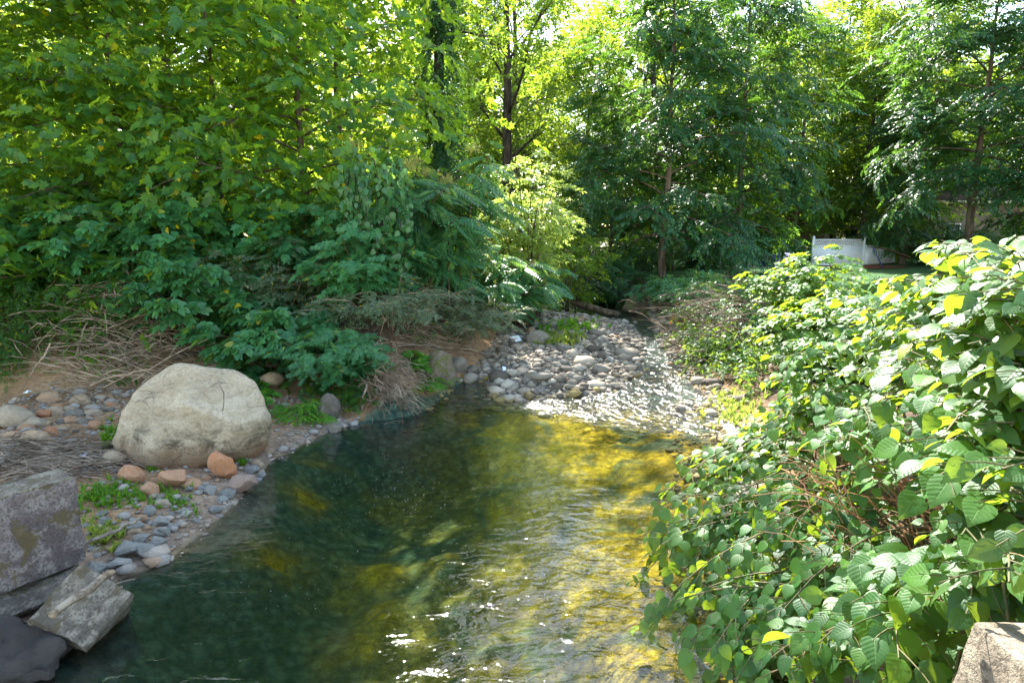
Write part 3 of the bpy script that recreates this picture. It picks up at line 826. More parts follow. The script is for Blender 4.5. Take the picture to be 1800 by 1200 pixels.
# --- shrubs on the left bank
def shrub(name, label, px, Y, rot=0, sc=1.0, dz=0, cat='shrub', seed=1, **kw):
    return put(name, label, cat, shrub_meshes(seed, **kw), SPN, base(px, Y, dz), rot, sc)
face = (0, -.45, 0)
shrub('thicket_shrub', 'dense heart-leaved thicket right behind the boulder', 465, 14.2, 0, 1, cat='shrub', seed=201, stems=20, H=1.9, spread=1.35, lean=(0, -.5), branch=8, spray='heart', ssize=.55, face=face)
shrub('thicket_shrub', 'heart-leaved thicket rising above the dry brush', 345, 14.9, 0, 1, seed=202, stems=18, H=2.6, spread=1.4, lean=(.2, -.25), branch=8, spray='heart', ssize=.55, face=face)
shrub('thicket_shrub', 'low heart-leaved growth beside the small round stone', 405, 13.2, 0, 1, seed=203, stems=10, H=.5, spread=.5, lean=(0, -.3), branch=6, spray='heart', ssize=.45, face=face)
shrub('thicket_shrub', 'leafy thicket at the far left above the eroded bank', 70, 15.0, 0, 1, seed=204, stems=20, H=2.4, spread=1.6, lean=(.1, -.15), branch=8, spray='maple', ssize=.55, mat='broad', face=face)
shrub('thicket_shrub', 'leafy thicket between the left edge and the dry brush', 215, 15.4, 0, 1, seed=205, stems=18, H=2.3, spread=1.4, lean=(.1, -.15), branch=8, spray='heart', ssize=.55, face=face)
shrub('thicket_shrub', 'thicket under the left edge tree half hidden by vines', -60, 14.2, 0, 1, seed=206, stems=18, H=2.6, spread=1.6, lean=(.2, -.5), branch=8, spray='maple', ssize=.55, mat='broad', face=face)
shrub('thicket_shrub', 'tall heart-leaved growth in the middle of the left thicket', 300, 16.0, 0, 1, seed=215, stems=22, H=3.7, spread=1.7, lean=(0, -.4), branch=9, spray='heart', ssize=.55, face=face)
shrub('thicket_shrub', 'tall heart-leaved growth above the eroded bank near the left edge', 110, 16.2, 0, 1, seed=216, stems=22, H=3.6, spread=1.7, lean=(0, -.4), branch=9, spray='maple', ssize=.55, face=face)
shrub('thicket_shrub', 'tall leafy growth left of the hanging vine curtain', 555, 16.6, 0, 1, seed=217, stems=22, H=3.3, spread=1.5, lean=(0, -.3), branch=9, spray='maple', ssize=.5, face=face)
shrub('small_leaf_bush', 'grey-green fine-leaved bush above the heart-leaved thicket', 480, 15.0, 0, 1, seed=207, stems=22, H=2.9, spread=1.3, branch=9, spray='tiny', ssize=.36, mat='grey', face=face)
shrub('small_leaf_bush', 'grey-green fine-leaved bush left of the sun patch', 690, 14.4, 0, 1, seed=208, stems=26, H=1.35, spread=1.6, lean=(0, -.3), branch=9, spray='tiny', ssize=.34, mat='grey', stem='dry', face=face)
shrub('small_leaf_bush', 'fine-leaved bush bleached by sun at the water bend', 815, 16.2, 0, 1, seed=209, stems=26, H=1.4, spread=1.3, lean=(.1, -.3), branch=9, spray='tiny', ssize=.34, mat='grey', stem='dry', face=face)
shrub('cut_leaf_shrub', 'bright green cut-leaved shrub at the waterline right of the boulder', 585, 12.7, 0, 1, seed=210, stems=18, H=1.45, spread=.85, lean=(.0, -.25), branch=7, blen=.5, spray='lobed', ssize=.44, mat='thick', face=face)
shrub('cut_leaf_shrub', 'cut-leaved shrub beneath the hanging vine curtain', 640, 14.8, 0, 1, seed=211, stems=16, H=2.4, spread=1.0, branch=7, spray='lobed', ssize=.5, mat='thick', face=face)
shrub('weed_clump', 'yellow-green weed clump at the foot of the grey slab rock', 520, 11.2, 0, 1, cat='plant', seed=212, stems=14, H=.5, spread=.45, branch=6, blen=.25, spray='tiny', ssize=.25, mat='grass', face=face)
shrub('weed_clump', 'bright weeds beside the mossy rock at the water bend', 738, 12.9, 0, 1, cat='plant', seed=213, stems=12, H=.42, spread=.5, branch=6, blen=.25, spray='tiny', ssize=.25, mat='grass', face=face)
shrub('weed_clump', 'small upright leafy weed on the bank above the root mat', 722, 13.3, 0, 1, cat='plant', seed=214, stems=4, H=.75, spread=.12, branch=6, blen=.2, spray='lobed', ssize=.26, mat='grass', face=face)
# pinnate trees
def frond_tree(label, px, Y, seed, H, spread, stems, ss=.95, fl=0):
    o = thing('frond_tree', label, 'tree', base(px, Y))
    st, fo = shrub_meshes(seed, stems=stems, H=H, spread=spread, lean=(.2, -.5), branch=9, blen=.35, per=4, spray='frond', ssize=ss, mat='frond', stem='bark', r=.035, face=(.1, -.35, 0), tilt=.22, inner=.2, droop=.2)
    obj('trunk', st, o); obj('foliage', fo, o)
    rg = random.Random(seed)
    for k in range(fl):
        P, T, N, S = [], [], [], []
        c = np.array([rg.uniform(-.6, .6) * spread, -.7 * spread - rg.random() * .4, H * rg.uniform(.55, .95)])
        for q in range(60):
            P.append(c + rvec(rg, .055) * [1.4, 1, .8]); T.append(rvec(rg)); N.append(rvec(rg)); S.append(rg.uniform(.12, .2))
        obj('flower_cluster', leaf_mesh('flower_cluster', SPRAY['tiny'], P, T, N, S, M['flower']), o)
frond_tree('fern-leaved tree with cream flower heads left of the sunlit sapling', 790, 17.2, 221, 5.4, 1.5, 13, .78, 4)
frond_tree('fern-leaved tree in shade beside the hanging vine curtain', 705, 16.4, 222, 4.9, 1.4, 12, .75, 2)
frond_tree('low fern-leaved tree overhanging the dark root ball', 875, 19.5, 223, 2.9, 1.5, 15, .75, 0)
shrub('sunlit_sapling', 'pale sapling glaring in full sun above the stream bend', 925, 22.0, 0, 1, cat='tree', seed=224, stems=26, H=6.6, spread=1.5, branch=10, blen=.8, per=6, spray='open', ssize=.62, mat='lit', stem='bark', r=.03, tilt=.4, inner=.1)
shrub('sunlit_sapling', 'sunlit sapling just right of the brightest one', 995, 25.5, 0, 1, cat='tree', seed=225, stems=14, H=5.0, spread=1.4, branch=10, blen=.8, per=5, spray='open', ssize=.6, mat='open', stem='bark', r=.03, tilt=.6, inner=.1)
# drooping maple bush over the pool, right bank shrubs
shrub('maple_bush', 'rounded dark maple bush drooping over the upstream pool', 1055, 29.0, 0, 1, cat='tree', seed=226, stems=20, H=2.9, spread=1.9, branch=10, blen=.8, per=5, spray='bough', ssize=.7, mat='dark', stem='bark', r=.03, face=face, inner=.1)
shrub('bank_shrub', 'teal-green shrub on the right bank below the tree trunks', 1215, 24.0, 0, 1, seed=227, stems=20, H=1.6, spread=1.3, branch=8, spray='open', ssize=.5, mat='thick', face=face)
shrub('bank_shrub', 'teal-green shrub in front of the blue lawn chairs', 1290, 24.5, 0, 1, seed=228, stems=18, H=1.25, spread=1.3, branch=8, spray='tiny', ssize=.42, mat='grey', face=face)
shrub('bank_shrub', 'green leafy shrub low on the right bank below the brush heap', 1275, 15.8, 0, 1, seed=229, stems=14, H=.8, spread=.7, branch=7, spray='open', ssize=.34, mat='vine', face=face)
shrub('bank_shrub', 'leafy shrub behind the brush heap on the right bank', 1330, 19.5, 0, 1, seed=230, stems=16, H=1.2, spread=1.1, branch=7, spray='tiny', ssize=.4, mat='vine', face=face)
shrub('sunlit_shrub', 'yellow-green sunlit shrub left of the big heart-leaved bush', 1475, 13.0, 0, 1, seed=231, stems=26, H=2.2, spread=1.15, branch=9, spray='heart', ssize=.36, mat='knot', face=(0, -.2, 0), inner=.1)
shrub('sunlit_shrub', 'sunlit shrub rising in front of the white fence', 1415, 16.0, 0, 1, seed=232, stems=24, H=3.1, spread=1.2, branch=9, spray='heart', ssize=.36, mat='knot', face=(0, -.2, 0), inner=.1)
shrub('sunlit_shrub', 'sunlit shrub behind the top of the big heart-leaved bush', 1590, 12.5, 0, 1, seed=233, stems=22, H=2.5, spread=1.6, branch=9, spray='heart', ssize=.42, mat='knot', face=(0, -.2, 0), inner=.1)
shrub('bank_shrub', 'dark green shrub sloping to the side channel under the tree trunks', 1185, 25.0, 0, 1, seed=243, stems=20, H=1.5, spread=1.2, lean=(-.2, -.3), branch=9, spray='open', ssize=.42, mat='thick', face=face)
shrub('bank_shrub', 'dark green shrub in the middle of the brush heap', 1275, 18.5, 0, 1, seed=244, stems=20, H=1.35, spread=1.1, lean=(-.2, -.3), branch=9, spray='tiny', ssize=.40, mat='vine', face=face)
shrub('bank_shrub', 'dark shrub between the brush heap and the sunlit shrub', 1345, 17.0, 0, 1, seed=245, stems=20, H=1.5, spread=1.0, lean=(-.1, -.3), branch=9, spray='tiny', ssize=.42, mat='thick', face=face)
shrub('hedge_bush', 'dark shrub closing the view behind the leftmost blue lawn chair', 1235, 41.0, 0, 1, seed=238, stems=26, H=2.6, spread=2.0, branch=11, blen=.8, per=6, spray='bough', ssize=.6, mat='dark', inner=.05)
shrub('hedge_bush', 'dark shrub behind the tree trunks at the stream mouth', 1120, 38.0, 0, 1, seed=239, stems=26, H=2.6, spread=2.0, branch=11, blen=.8, per=6, spray='bough', ssize=.6, mat='dark', inner=.05)
shrub('hedge_bush', 'dark shrub beside the white fence behind the chairs', 1340, 45.0, 0, 1, seed=240, stems=26, H=2.6, spread=1.8, branch=11, blen=.8, per=6, spray='bough', ssize=.6, mat='dark', inner=.05)
shrub('bank_shrub', 'dark leafy shrub topping the right bank behind the brush heap', 1260, 21.0, 0, 1, seed=241, stems=20, H=1.5, spread=1.3, branch=8, spray='open', ssize=.45, mat='thick', face=face)
shrub('ivy_bush', 'dark ivy-covered bush behind the white fence', 1525, 49.5, 0, 1, seed=234, stems=30, H=4.6, spread=1.7, branch=12, blen=.8, per=6, spray='bough', ssize=.6, mat='dark', inner=.05)
shrub('hedge_bush', 'dark bush beneath the tan house eave', 1660, 44.0, 0, 1, seed=235, stems=26, H=2.6, spread=2.2, branch=12, blen=.8, per=6, spray='bough', ssize=.6, mat='dark', inner=.05)
shrub('hedge_bush', 'tall dark bush against the tan house wall', 1735, 44.5, 0, 1, seed=242, stems=28, H=3.4, spread=2.2, branch=12, blen=.8, per=6, spray='bough', ssize=.6, mat='dark', inner=.05)
shrub('hedge_bush', 'dark bush at the right edge behind the heart-leaved bush', 1800, 40.0, 0, 1, seed=236, stems=26, H=2.8, spread=2.2, branch=12, blen=.8, per=6, spray='bough', ssize=.6, mat='dark', inner=.05)
shrub('hedge_bush', 'dark bush left of the white fence under the cream eave', 1385, 47.0, 0, 1, seed=237, stems=26, H=2.4, spread=1.8, branch=12, blen=.8, per=6, spray='bough', ssize=.6, mat='dark', inner=.05)

# --- big knotweed on the right bank
def knot_clump(label, tips, root, seed, nc=4, leaf=.152, dens=1.0, sunny=False):
    """canes rise from root and arch over to the tips"""
    rg = random.Random(seed)
    root = np.array([root[0], root[1], gz(root[0], root[1])])
    o = thing('knotweed_clump', label, 'shrub', root, group='heart-leaved clumps on the right bank')
    sb = MB(); P, T, N, S = [], [], [], []
    for (px, py, Y) in tips:
        for c in range(nc):
            e = At(px + rg.gauss(0, 28), py + rg.gauss(0, 26), Y + rg.gauss(0, .25)) - root
            s = np.array([rg.gauss(0, .35), rg.gauss(0, .45), -.1])
            s[2] = gz(root[0] + s[0], root[1] + s[1]) - root[2] - .05
            hm = max(e[2] + .12, s[2] + .55)
            m1 = s + (e - s) * .25; m1[2] = hm * .75 + .1
            m2 = s + (e - s) * .65; m2[2] = hm + .02
            t = np.linspace(0, 1, 12)[:, None]
            pts = (1 - t) ** 3 * s + 3 * t * (1 - t) ** 2 * m1 + 3 * t * t * (1 - t) * m2 + t ** 3 * e
            sb.tube(pts, np.linspace(.012, .004, 12), 5, False)
            L = np.linalg.norm(np.diff(pts, axis=0), axis=1).sum()
            nb = int((4 + L * 3.8) * dens)
            for k in range(nb):
                f = .35 + .63 * (k + rg.random()) / nb; x = f * 11; j = min(int(x), 10)
                b0 = pts[j] * (1 - (x - j)) + pts[j + 1] * (x - j)
                dd = pts[j + 1] - pts[j]; dd = dd / np.linalg.norm(dd)
                a = (1 if k % 2 else -1) * rg.uniform(.5, 1.2)
                d = np.array([dd[0] * math.cos(a) - dd[1] * math.sin(a), dd[0] * math.sin(a) + dd[1] * math.cos(a), dd[2] * .5 + .1])
                d /= np.linalg.norm(d) + 1e-9
                bl = rg.uniform(.12, .38) * (1.2 - .5 * f); nl = max(2, int(bl / .075))
                sp = [b0]
                for q in range(3):
                    d = d + np.array([0, 0, -.12]) + rvec(rg, .08); d /= np.linalg.norm(d); sp.append(sp[-1] + d * bl / 3)
                sp = np.array(sp); sb.tube(sp, np.linspace(.005, .0025, 4), 3, False)
                for q in range(nl):
                    u = (q + .7) / nl; x = u * 3; j = min(int(x), 2)
                    b = sp[j] * (1 - (x - j)) + sp[j + 1] * (x - j)
                    a2 = (1 if q % 2 else -1) * rg.uniform(.5, 1.1)
                    P.append(b + rvec(rg, .012))
                    T.append(np.array([d[0] * math.cos(a2) - d[1] * math.sin(a2) - .15, d[0] * math.sin(a2) + d[1] * math.cos(a2) - .2, d[2] - .35 + rg.gauss(0, .15)]))
                    N.append(np.array([-.2, .08, .9] if sunny else [-.28, -.22, .85]) + rvec(rg, .3)); S.append(leaf * rg.choice((rg.uniform(.38, .8), rg.uniform(.7, 1.18), rg.uniform(.7, 1.18))))
    obj('stem', sb.mesh('stem', M['stem']), o)
    obj('foliage', leaf_mesh('foliage', LEAF['heart'], P, T, N, S, M['knot']), o)

knot_clump('heart-leaved clump trailing lowest over the water at the bottom', [(1165, 1090, 5.4), (1215, 1190, 4.7), (1270, 1130, 4.8), (1310, 1190, 4.3)], (3.2, 4.9), 301, 5)
knot_clump('shaded heart-leaved clump overhanging the ripples', [(1160, 940, 6.4), (1150, 1010, 6.0), (1215, 1010, 5.8), (1240, 920, 6.3), (1290, 1010, 5.3)], (3.3, 6.1), 302, 5)
knot_clump('heart-leaved clump reaching furthest upstream by the gravel', [(1225, 830, 7.4), (1285, 770, 8.0), (1290, 850, 7.0), (1350, 800, 7.0), (1205, 880, 6.9)], (3.9, 7.7), 303, 5, sunny=True)
knot_clump('sunlit shoulder of the heart-leaved bush beside the small shrub', [(1350, 700, 8.0), (1410, 650, 7.6), (1430, 720, 6.9), (1470, 610, 7.0), (1390, 760, 6.9)], (4.6, 7.8), 304, 5, sunny=True)
knot_clump('sunlit crest of the heart-leaved bush below the white fence', [(1520, 598, 6.2), (1560, 538, 6.0), (1590, 628, 5.2), (1510, 688, 5.9), (1620, 508, 5.6)], (5.0, 6.2), 305, 6, .14, sunny=True)
knot_clump('topmost heart-leaved clump against the dark trees', [(1640, 482, 4.7), (1700, 457, 4.3), (1770, 452, 3.9), (1700, 532, 3.9), (1650, 592, 4.1)], (4.1, 4.6), 306, 6, .14, sunny=True)
knot_clump('large-leaved clump nearest the right edge', [(1760, 572, 3.0), (1790, 652, 2.7), (1710, 642, 3.3), (1745, 732, 2.9), (1800, 502, 3.1)], (3.1, 3.2), 307, 4, .14, sunny=True)
knot_clump('shaded heart-leaved clump in the middle of the bush', [(1360, 930, 5.4), (1400, 850, 5.7), (1460, 790, 5.5), (1530, 740, 4.9), (1400, 1010, 4.8)], (3.7, 5.6), 308, 4)
knot_clump('heart-leaved clump around the dry canes', [(1600, 690, 4.1), (1640, 760, 3.5), (1560, 800, 4.4), (1680, 830, 3.0)], (3.7, 4.2), 309, 4)
knot_clump('low leafy clump left of the concrete post', [(1400, 1110, 4.2), (1480, 1150, 3.6), (1560, 1100, 3.3), (1600, 1170, 2.9), (1370, 1190, 4.0), (1640, 1060, 2.9)], (3.0, 3.7), 310, 4)
knot_clump('round-leaved clump right above the concrete post', [(1770, 950, 2.5), (1720, 900, 2.8), (1790, 840, 2.5), (1700, 1000, 2.7), (1780, 1040, 2.5)], (2.9, 2.9), 311, 3, .13)

def dry_canes():
    o_loc = (3.6, 4.5, gz(3.6, 4.5))
    rg = random.Random(12); sb = MB()
    for i in range(190):
        a = At(rg.uniform(1400, 1770), rg.uniform(800, 1070), rg.uniform(4.5, 5.6)) - np.array(o_loc)
        d = np.array([rg.gauss(-.8, .3), rg.gauss(.2, .4), rg.gauss(.45, .25)]); L = rg.uniform(.4, 1.1)
        d = d / np.linalg.norm(d) * L
        t = np.linspace(-.5, .5, 5)[:, None]
        pts = a + d * t + np.array([0, 0, -.12]) * (t * 2) ** 2 + np.array([rvec(rg, .02) for _ in range(5)])
        sb.tube(pts, np.linspace(.006, .003, 5) * rg.uniform(.7, 1.2), 4, False)
    o = obj('dry_canes', sb.mesh('dry_canes', M['cane']), None, o_loc)
    tag(o, 'tangle of reddish dry canes inside the heart-leaved bush', 'dry canes', kind='stuff')
dry_canes()

# ------------------------------------------------------------------ stones
def ico(sub):
    import bmesh
    bm = bmesh.new(); bmesh.ops.create_icosphere(bm, subdivisions=sub, radius=1)
    V = np.array([v.co[:] for v in bm.verts]); F = np.array([[v.index for v in f.verts] for f in bm.faces]); bm.free()
    return V, F
ICO = {k: ico(k) for k in (1, 2, 3, 4, 5)}

def rock_mesh(name, seed, sub=3, cuts=7, rough=.16, angular=.0, mat=None, cutd=(.62, .9), freq=1.3):
    rg = random.Random(seed); V, F = ICO[sub]; V = V.copy()
    for _ in range(cuts):
        n = rvec(rg); n /= np.linalg.norm(n); d = rg.uniform(*cutd)
        over = V @ n - d
        V = V - np.where(over > 0, over * (.92 if angular else .6), 0)[:, None] * n
    off = Vector((seed * 1.7, seed * .31, seed * 2.3))
    disp = np.array([mnoise.fractal(Vector(v) * freq + off, 1.0, 2.0, 4) for v in V])
    V = V * (1 + rough * disp)[:, None]
    return mesh_np(name, V, [F], mat, smooth=not angular)

def sharp(me, ang=35):
    me.polygons.foreach_set('use_smooth', np.ones(len(me.polygons), bool))
    me.set_sharp_from_angle(angle=R(ang)); return me

ROCK = {}
for mk in ('grey_stone', 'blue_stone', 'tan_stone', 'orange_stone', 'pink_stone', 'dark_stone', 'algae_stone', 'brown_stone'):
    ROCK[mk, 'r'] = [rock_mesh('stone', 400 + i * 7 + len(mk), 3, 9, .24, 0, M[mk], (.55, .9)) for i in range(5)]
    ROCK[mk, 'a'] = [sharp(rock_mesh('stone', 500 + i * 7 + len(mk), 3, 15, .13, 1, M[mk], (.42, .8)), 28) for i in range(5)]
rgS = random.Random(77)

def stone(px, py, w, h, mk, label, shape='r', name='stone', cat='stone', group=None, asp=.75, sink=.25, tiltz=None, z=None, yaw=None, roll=0, variant=None):
    """px,py = centre in the photo, w,h = size in photo pixels"""
    p = on(px, py + h * .32) if z is None else G(px, py + h * .32, z)
    s = pxm(p); W = w * s / 2; Hh = max(h * s / 2 * 1.05, .02); Dp = W * asp
    me = rgS.choice(ROCK[mk, shape]) if variant is None else ROCK[mk, shape][variant]
    o = obj(name, me)
    o.location = (p[0], p[1] + Dp * .3, p[2] + Hh * (1 - 2 * sink) * .9)
    o.scale = (W * 1.12, Dp * 1.12, Hh * 1.15)
    o.rotation_euler = (rgS.gauss(0, .12), roll + rgS.gauss(0, .06), rgS.uniform(-.5, .5) if yaw is None else yaw)
    return tag(o, label, cat, group)

# the boulder
def boulder():
    p = on(345, 818)
    s = pxm(p)
    V, F = ICO[5]; V = V.copy()
    # superellipsoid with a broad shoulder on the right and a rounded left end
    rg = random.Random(3)
    for n, d, k in (((.15, -1, .25), .80, .75), ((.60, -.25, .76), .70, .95), ((-.35, -.9, .3), .74, .95), ((.45, -.88, .1), .72, .95), ((-.95, -.2, .2), .80, .95), ((-.2, -.55, .8), .74, .9), ((.95, -.3, -.2), .82, .95), ((1, -.3, .15), .86, .8), ((-.75, -.1, .65), .84, .7), ((-.6, -.2, .9), .86, .6), ((-.1, 0, 1), .90, .7), ((.85, -.5, -.5), .84, .8), ((-.9, -.3, .1), .90, .5),
                    ((.45, -.75, .75), .90, .6), ((0, -.5, -1), .8, .7), ((.1, .3, 1), .9, .6)):
        n = np.array(n, float); n /= np.linalg.norm(n)
        over = V @ n - d; V = V - np.where(over > 0, over * k, 0)[:, None] * n
    disp = np.array([mnoise.fractal(Vector(v) * 1.1 + Vector((4.3, 1, 9)), 1.0, 2.0, 6) for v in V])
    ridg = np.array([mnoise.noise(Vector((v[0] * 1.2, v[1] * 1.2, v[2] * 6 + v[0] * 1.2))) for v in V])
    fin = np.array([mnoise.fractal(Vector((v[0] * 4, v[1] * 4, v[2] * 9)), .8, 2.1, 4) for v in V])
    V = V * (1 + .085 * disp + .014 * ridg + .012 * fin)[:, None]
    V = V * np.array([139 * s, 105 * s, 108 * s])
    V[:, 2] += 92 * s
    me = mesh_np('boulder', V, [F], M['boulder'])
    o = obj('boulder', me, None, (G(331, 800, p[2])[0], p[1] + 66 * s, p[2] - .27))
    o.rotation_euler = (0, R(4), R(-8))
    tag(o, 'huge pale grey rounded boulder at the left water edge', 'boulder')
    return o
boulder()

# large stones in front of the boulder
stone(395, 822, 50, 58, 'orange_stone', 'upright orange stone leaning against the boulder right front', 'a', asp=.6, sink=.1, yaw=.2, roll=-.35)
stone(420, 853, 62, 44, 'pink_stone', 'mauve-pink flat-sided stone at the water edge below the upright orange stone', 'a', sink=.12, roll=-.3)
stone(297, 842, 60, 44, 'orange_stone', 'rounded orange stone in front of the middle of the boulder', 'a', sink=.15)
stone(233, 836, 54, 36, 'orange_stone', 'flat orange stone in front of the left end of the boulder', 'a', sink=.2)
stone(197, 808, 42, 28, 'tan_stone', 'round tan stone touching the left end of the boulder', 'r', sink=.2)
stone(262, 862, 32, 28, 'orange_stone', 'small orange stone at the right end of the green weeds', 'r')
stone(333, 848, 40, 18, 'tan_stone', 'flat tan stone between the rounded orange and upright orange stones', 'r')
stone(476, 673, 42, 28, 'tan_stone', 'lone oval tan stone on the soil behind the boulder', 'r', sink=.1)
stone(581, 722, 46, 52, 'grey_stone', 'grey half-round slab standing at the waterline', 'a', asp=.45, sink=.1, name='slab_rock', cat='rock')
stone(587, 752, 30, 24, 'grey_stone', 'small dark pyramid rock standing in the water', 'a', sink=.2, name='rock', cat='rock')
stone(768, 652, 64, 62, 'brown_stone', 'large soil-covered rock at the water bend', 'r', sink=.2, name='rock', cat='rock')
stone(803, 640, 40, 46, 'grey_stone', 'grey jagged rock beside the soil-covered rock', 'a', name='rock', cat='rock')
stone(830, 650, 34, 30, 'grey_stone', 'grey rock right of the jagged one at the water bend', 'a', name='rock', cat='rock')
stone(945, 594, 40, 28, 'grey_stone', 'rounded grey rock behind the white litter', 'r', name='rock', cat='rock')
stone(1055, 648, 42, 26, 'grey_stone', 'dark pointed rock standing out of the gravel bar', 'a', name='rock', cat='rock')
stone(1118, 540, 44, 34, 'brown_stone', 'brown boulder under the dark trees at the right of the upstream pool', 'r', name='boulder', cat='boulder', sink=.1)
stone(1040, 523, 40, 14, 'brown_stone', 'low rock behind the fallen log', 'r', name='rock', cat='rock')
# shoreline blue-grey stones (photo px)
SH = [(165, 1002, 46, 30), (205, 992, 56, 22), (252, 968, 36, 32), (275, 955, 36, 28), (222, 966, 62, 30), (280, 918, 38, 30), (288, 936, 26, 24), (243, 948, 30, 24),
      (368, 862, 26, 24), (398, 868, 38, 22), (390, 880, 22, 14), (376, 897, 34, 16), (360, 854, 20, 12), (440, 826, 34, 14), (458, 836, 20, 16), (450, 845, 22, 14),
      (345, 917, 20, 12), (385, 908, 18, 10), (313, 923, 26, 10), (262, 900, 24, 20), (176, 905, 30, 14), (183, 918, 24, 16), (150, 925, 20, 14), (235, 925, 40, 26), (300, 905, 16, 10)]
for i, (x, y, w, h) in enumerate(SH):
    stone(x, y, w, h, 'blue_stone', 'blue-grey angular stone along the left water edge', 'a', group='blue-grey stones along the left water edge', sink=.15)
rgF = random.Random(55)
for k in range(34):
    f = rgF.random(); x = 150 + 300 * f + rgF.uniform(-10, 10); y = 985 - 150 * f + rgF.uniform(-45, 12)
    w = rgF.uniform(10, 24)
    if rgF.random() < .6: stone(x, y, w, w * rgF.uniform(.5, .8), 'blue_stone', 'small blue-grey stone among the pebbles of the left shore', 'a', group='small blue-grey stones on the left shore', sink=.3)
    else: stone(x, y, w, w * rgF.uniform(.5, .8), 'tan_stone', 'small tan stone among the pebbles of the left shore', 'r', group='small tan stones on the left shore', sink=.3)
# stone pile at the left
PILE = [(20, 735, 70, 42, 'tan'), (60, 772, 50, 26, 'tan'), (22, 770, 36, 22, 'tan'), (88, 763, 30, 20, 'orange'), (55, 745, 40, 22, 'tan'), (95, 725, 32, 18, 'tan'), (120, 720, 24, 12, 'tan'),
        (140, 705, 34, 20, 'tan'), (155, 703, 20, 16, 'grey'), (170, 748, 28, 20, 'orange'), (145, 742, 16, 14, 'grey'), (122, 738, 28, 12, 'orange'), (104, 742, 18, 12, 'grey'),
        (130, 728, 32, 16, 'grey'), (158, 716, 22, 10, 'tan'), (180, 719, 22, 12, 'grey'), (165, 726, 26, 12, 'tan'), (195, 712, 20, 10, 'orange'), (75, 728, 26, 14, 'orange'),
        (45, 755, 26, 16, 'orange'), (78, 745, 22, 14, 'tan'), (30, 722, 34, 18, 'orange'), (110, 755, 16, 10, 'tan'), (12, 792, 34, 20, 'blue'), (5, 765, 26, 14, 'pink'),
        (86, 700, 40, 20, 'tan'), (175, 700, 22, 12, 'tan'), (205, 715, 14, 8, 'tan'), (60, 726, 22, 12, 'grey'), (100, 715, 18, 10, 'orange')]
for i, (x, y, w, h, c) in enumerate(PILE):
    c2 = {'tan': 'weathered tan', 'orange': 'rusty orange', 'grey': 'pale grey', 'blue': 'dark blue-grey', 'pink': 'purplish'}[c]
    stone(x, y, w, h, c + '_stone', c2 + ' stone in the low pile on bare soil at the left edge', 'r', group=c2 + ' stones in the left pile', sink=.2)

# cobbles on the gravel bar: individuals where they show largest
def cobbles():
    rg = random.Random(21); n = 0; tries = 0
    spots = []
    while n < 232 and tries < 9000:
        tries += 1
        px, py = rg.uniform(800, 1270), rg.uniform(560, 790)
        p = on(px, py)
        h, dw, dl, dr = look(p[0], p[1])
        if dl > .3 or dr > .6 or p[1] < 11.6 or p[1] > 26: continue
        if dw > .1 and px > 1095 and p[1] > 13 and rg.random() < .85: continue
        if dw > .12 and px < 1080: continue
        if dw > .25 and not (p[1] > 12.2 and rg.random() < .28): continue
        w = rg.choice((8, 9, 9, 10, 11, 12, 13, 15, 17, 21)) * (1.0 if py > 610 else .7)
        if any(abs(a - px) < (w + c) * .42 and abs(b - py) < (w + c) * .26 for a, b, c in spots): continue
        spots.append((px, py, w)); n += 1
        k = rg.random()
        mk, lab = ('grey_stone', 'grey rounded cobble on the gravel bar') if k < .72 else (('blue_stone', 'slate-blue cobble on the gravel bar') if k < .86 else ('tan_stone', 'tan cobble on the gravel bar'))
        if dw > 0: lab = 'wet cobble breaking the surface of the riffle'
        stone(px, py, w, w * rg.uniform(.5, .75), mk, lab, 'a' if rg.random() < .6 else 'r', name='cobble', group=lab.replace('cobble', 'cobbles'), sink=.22)
cobbles()

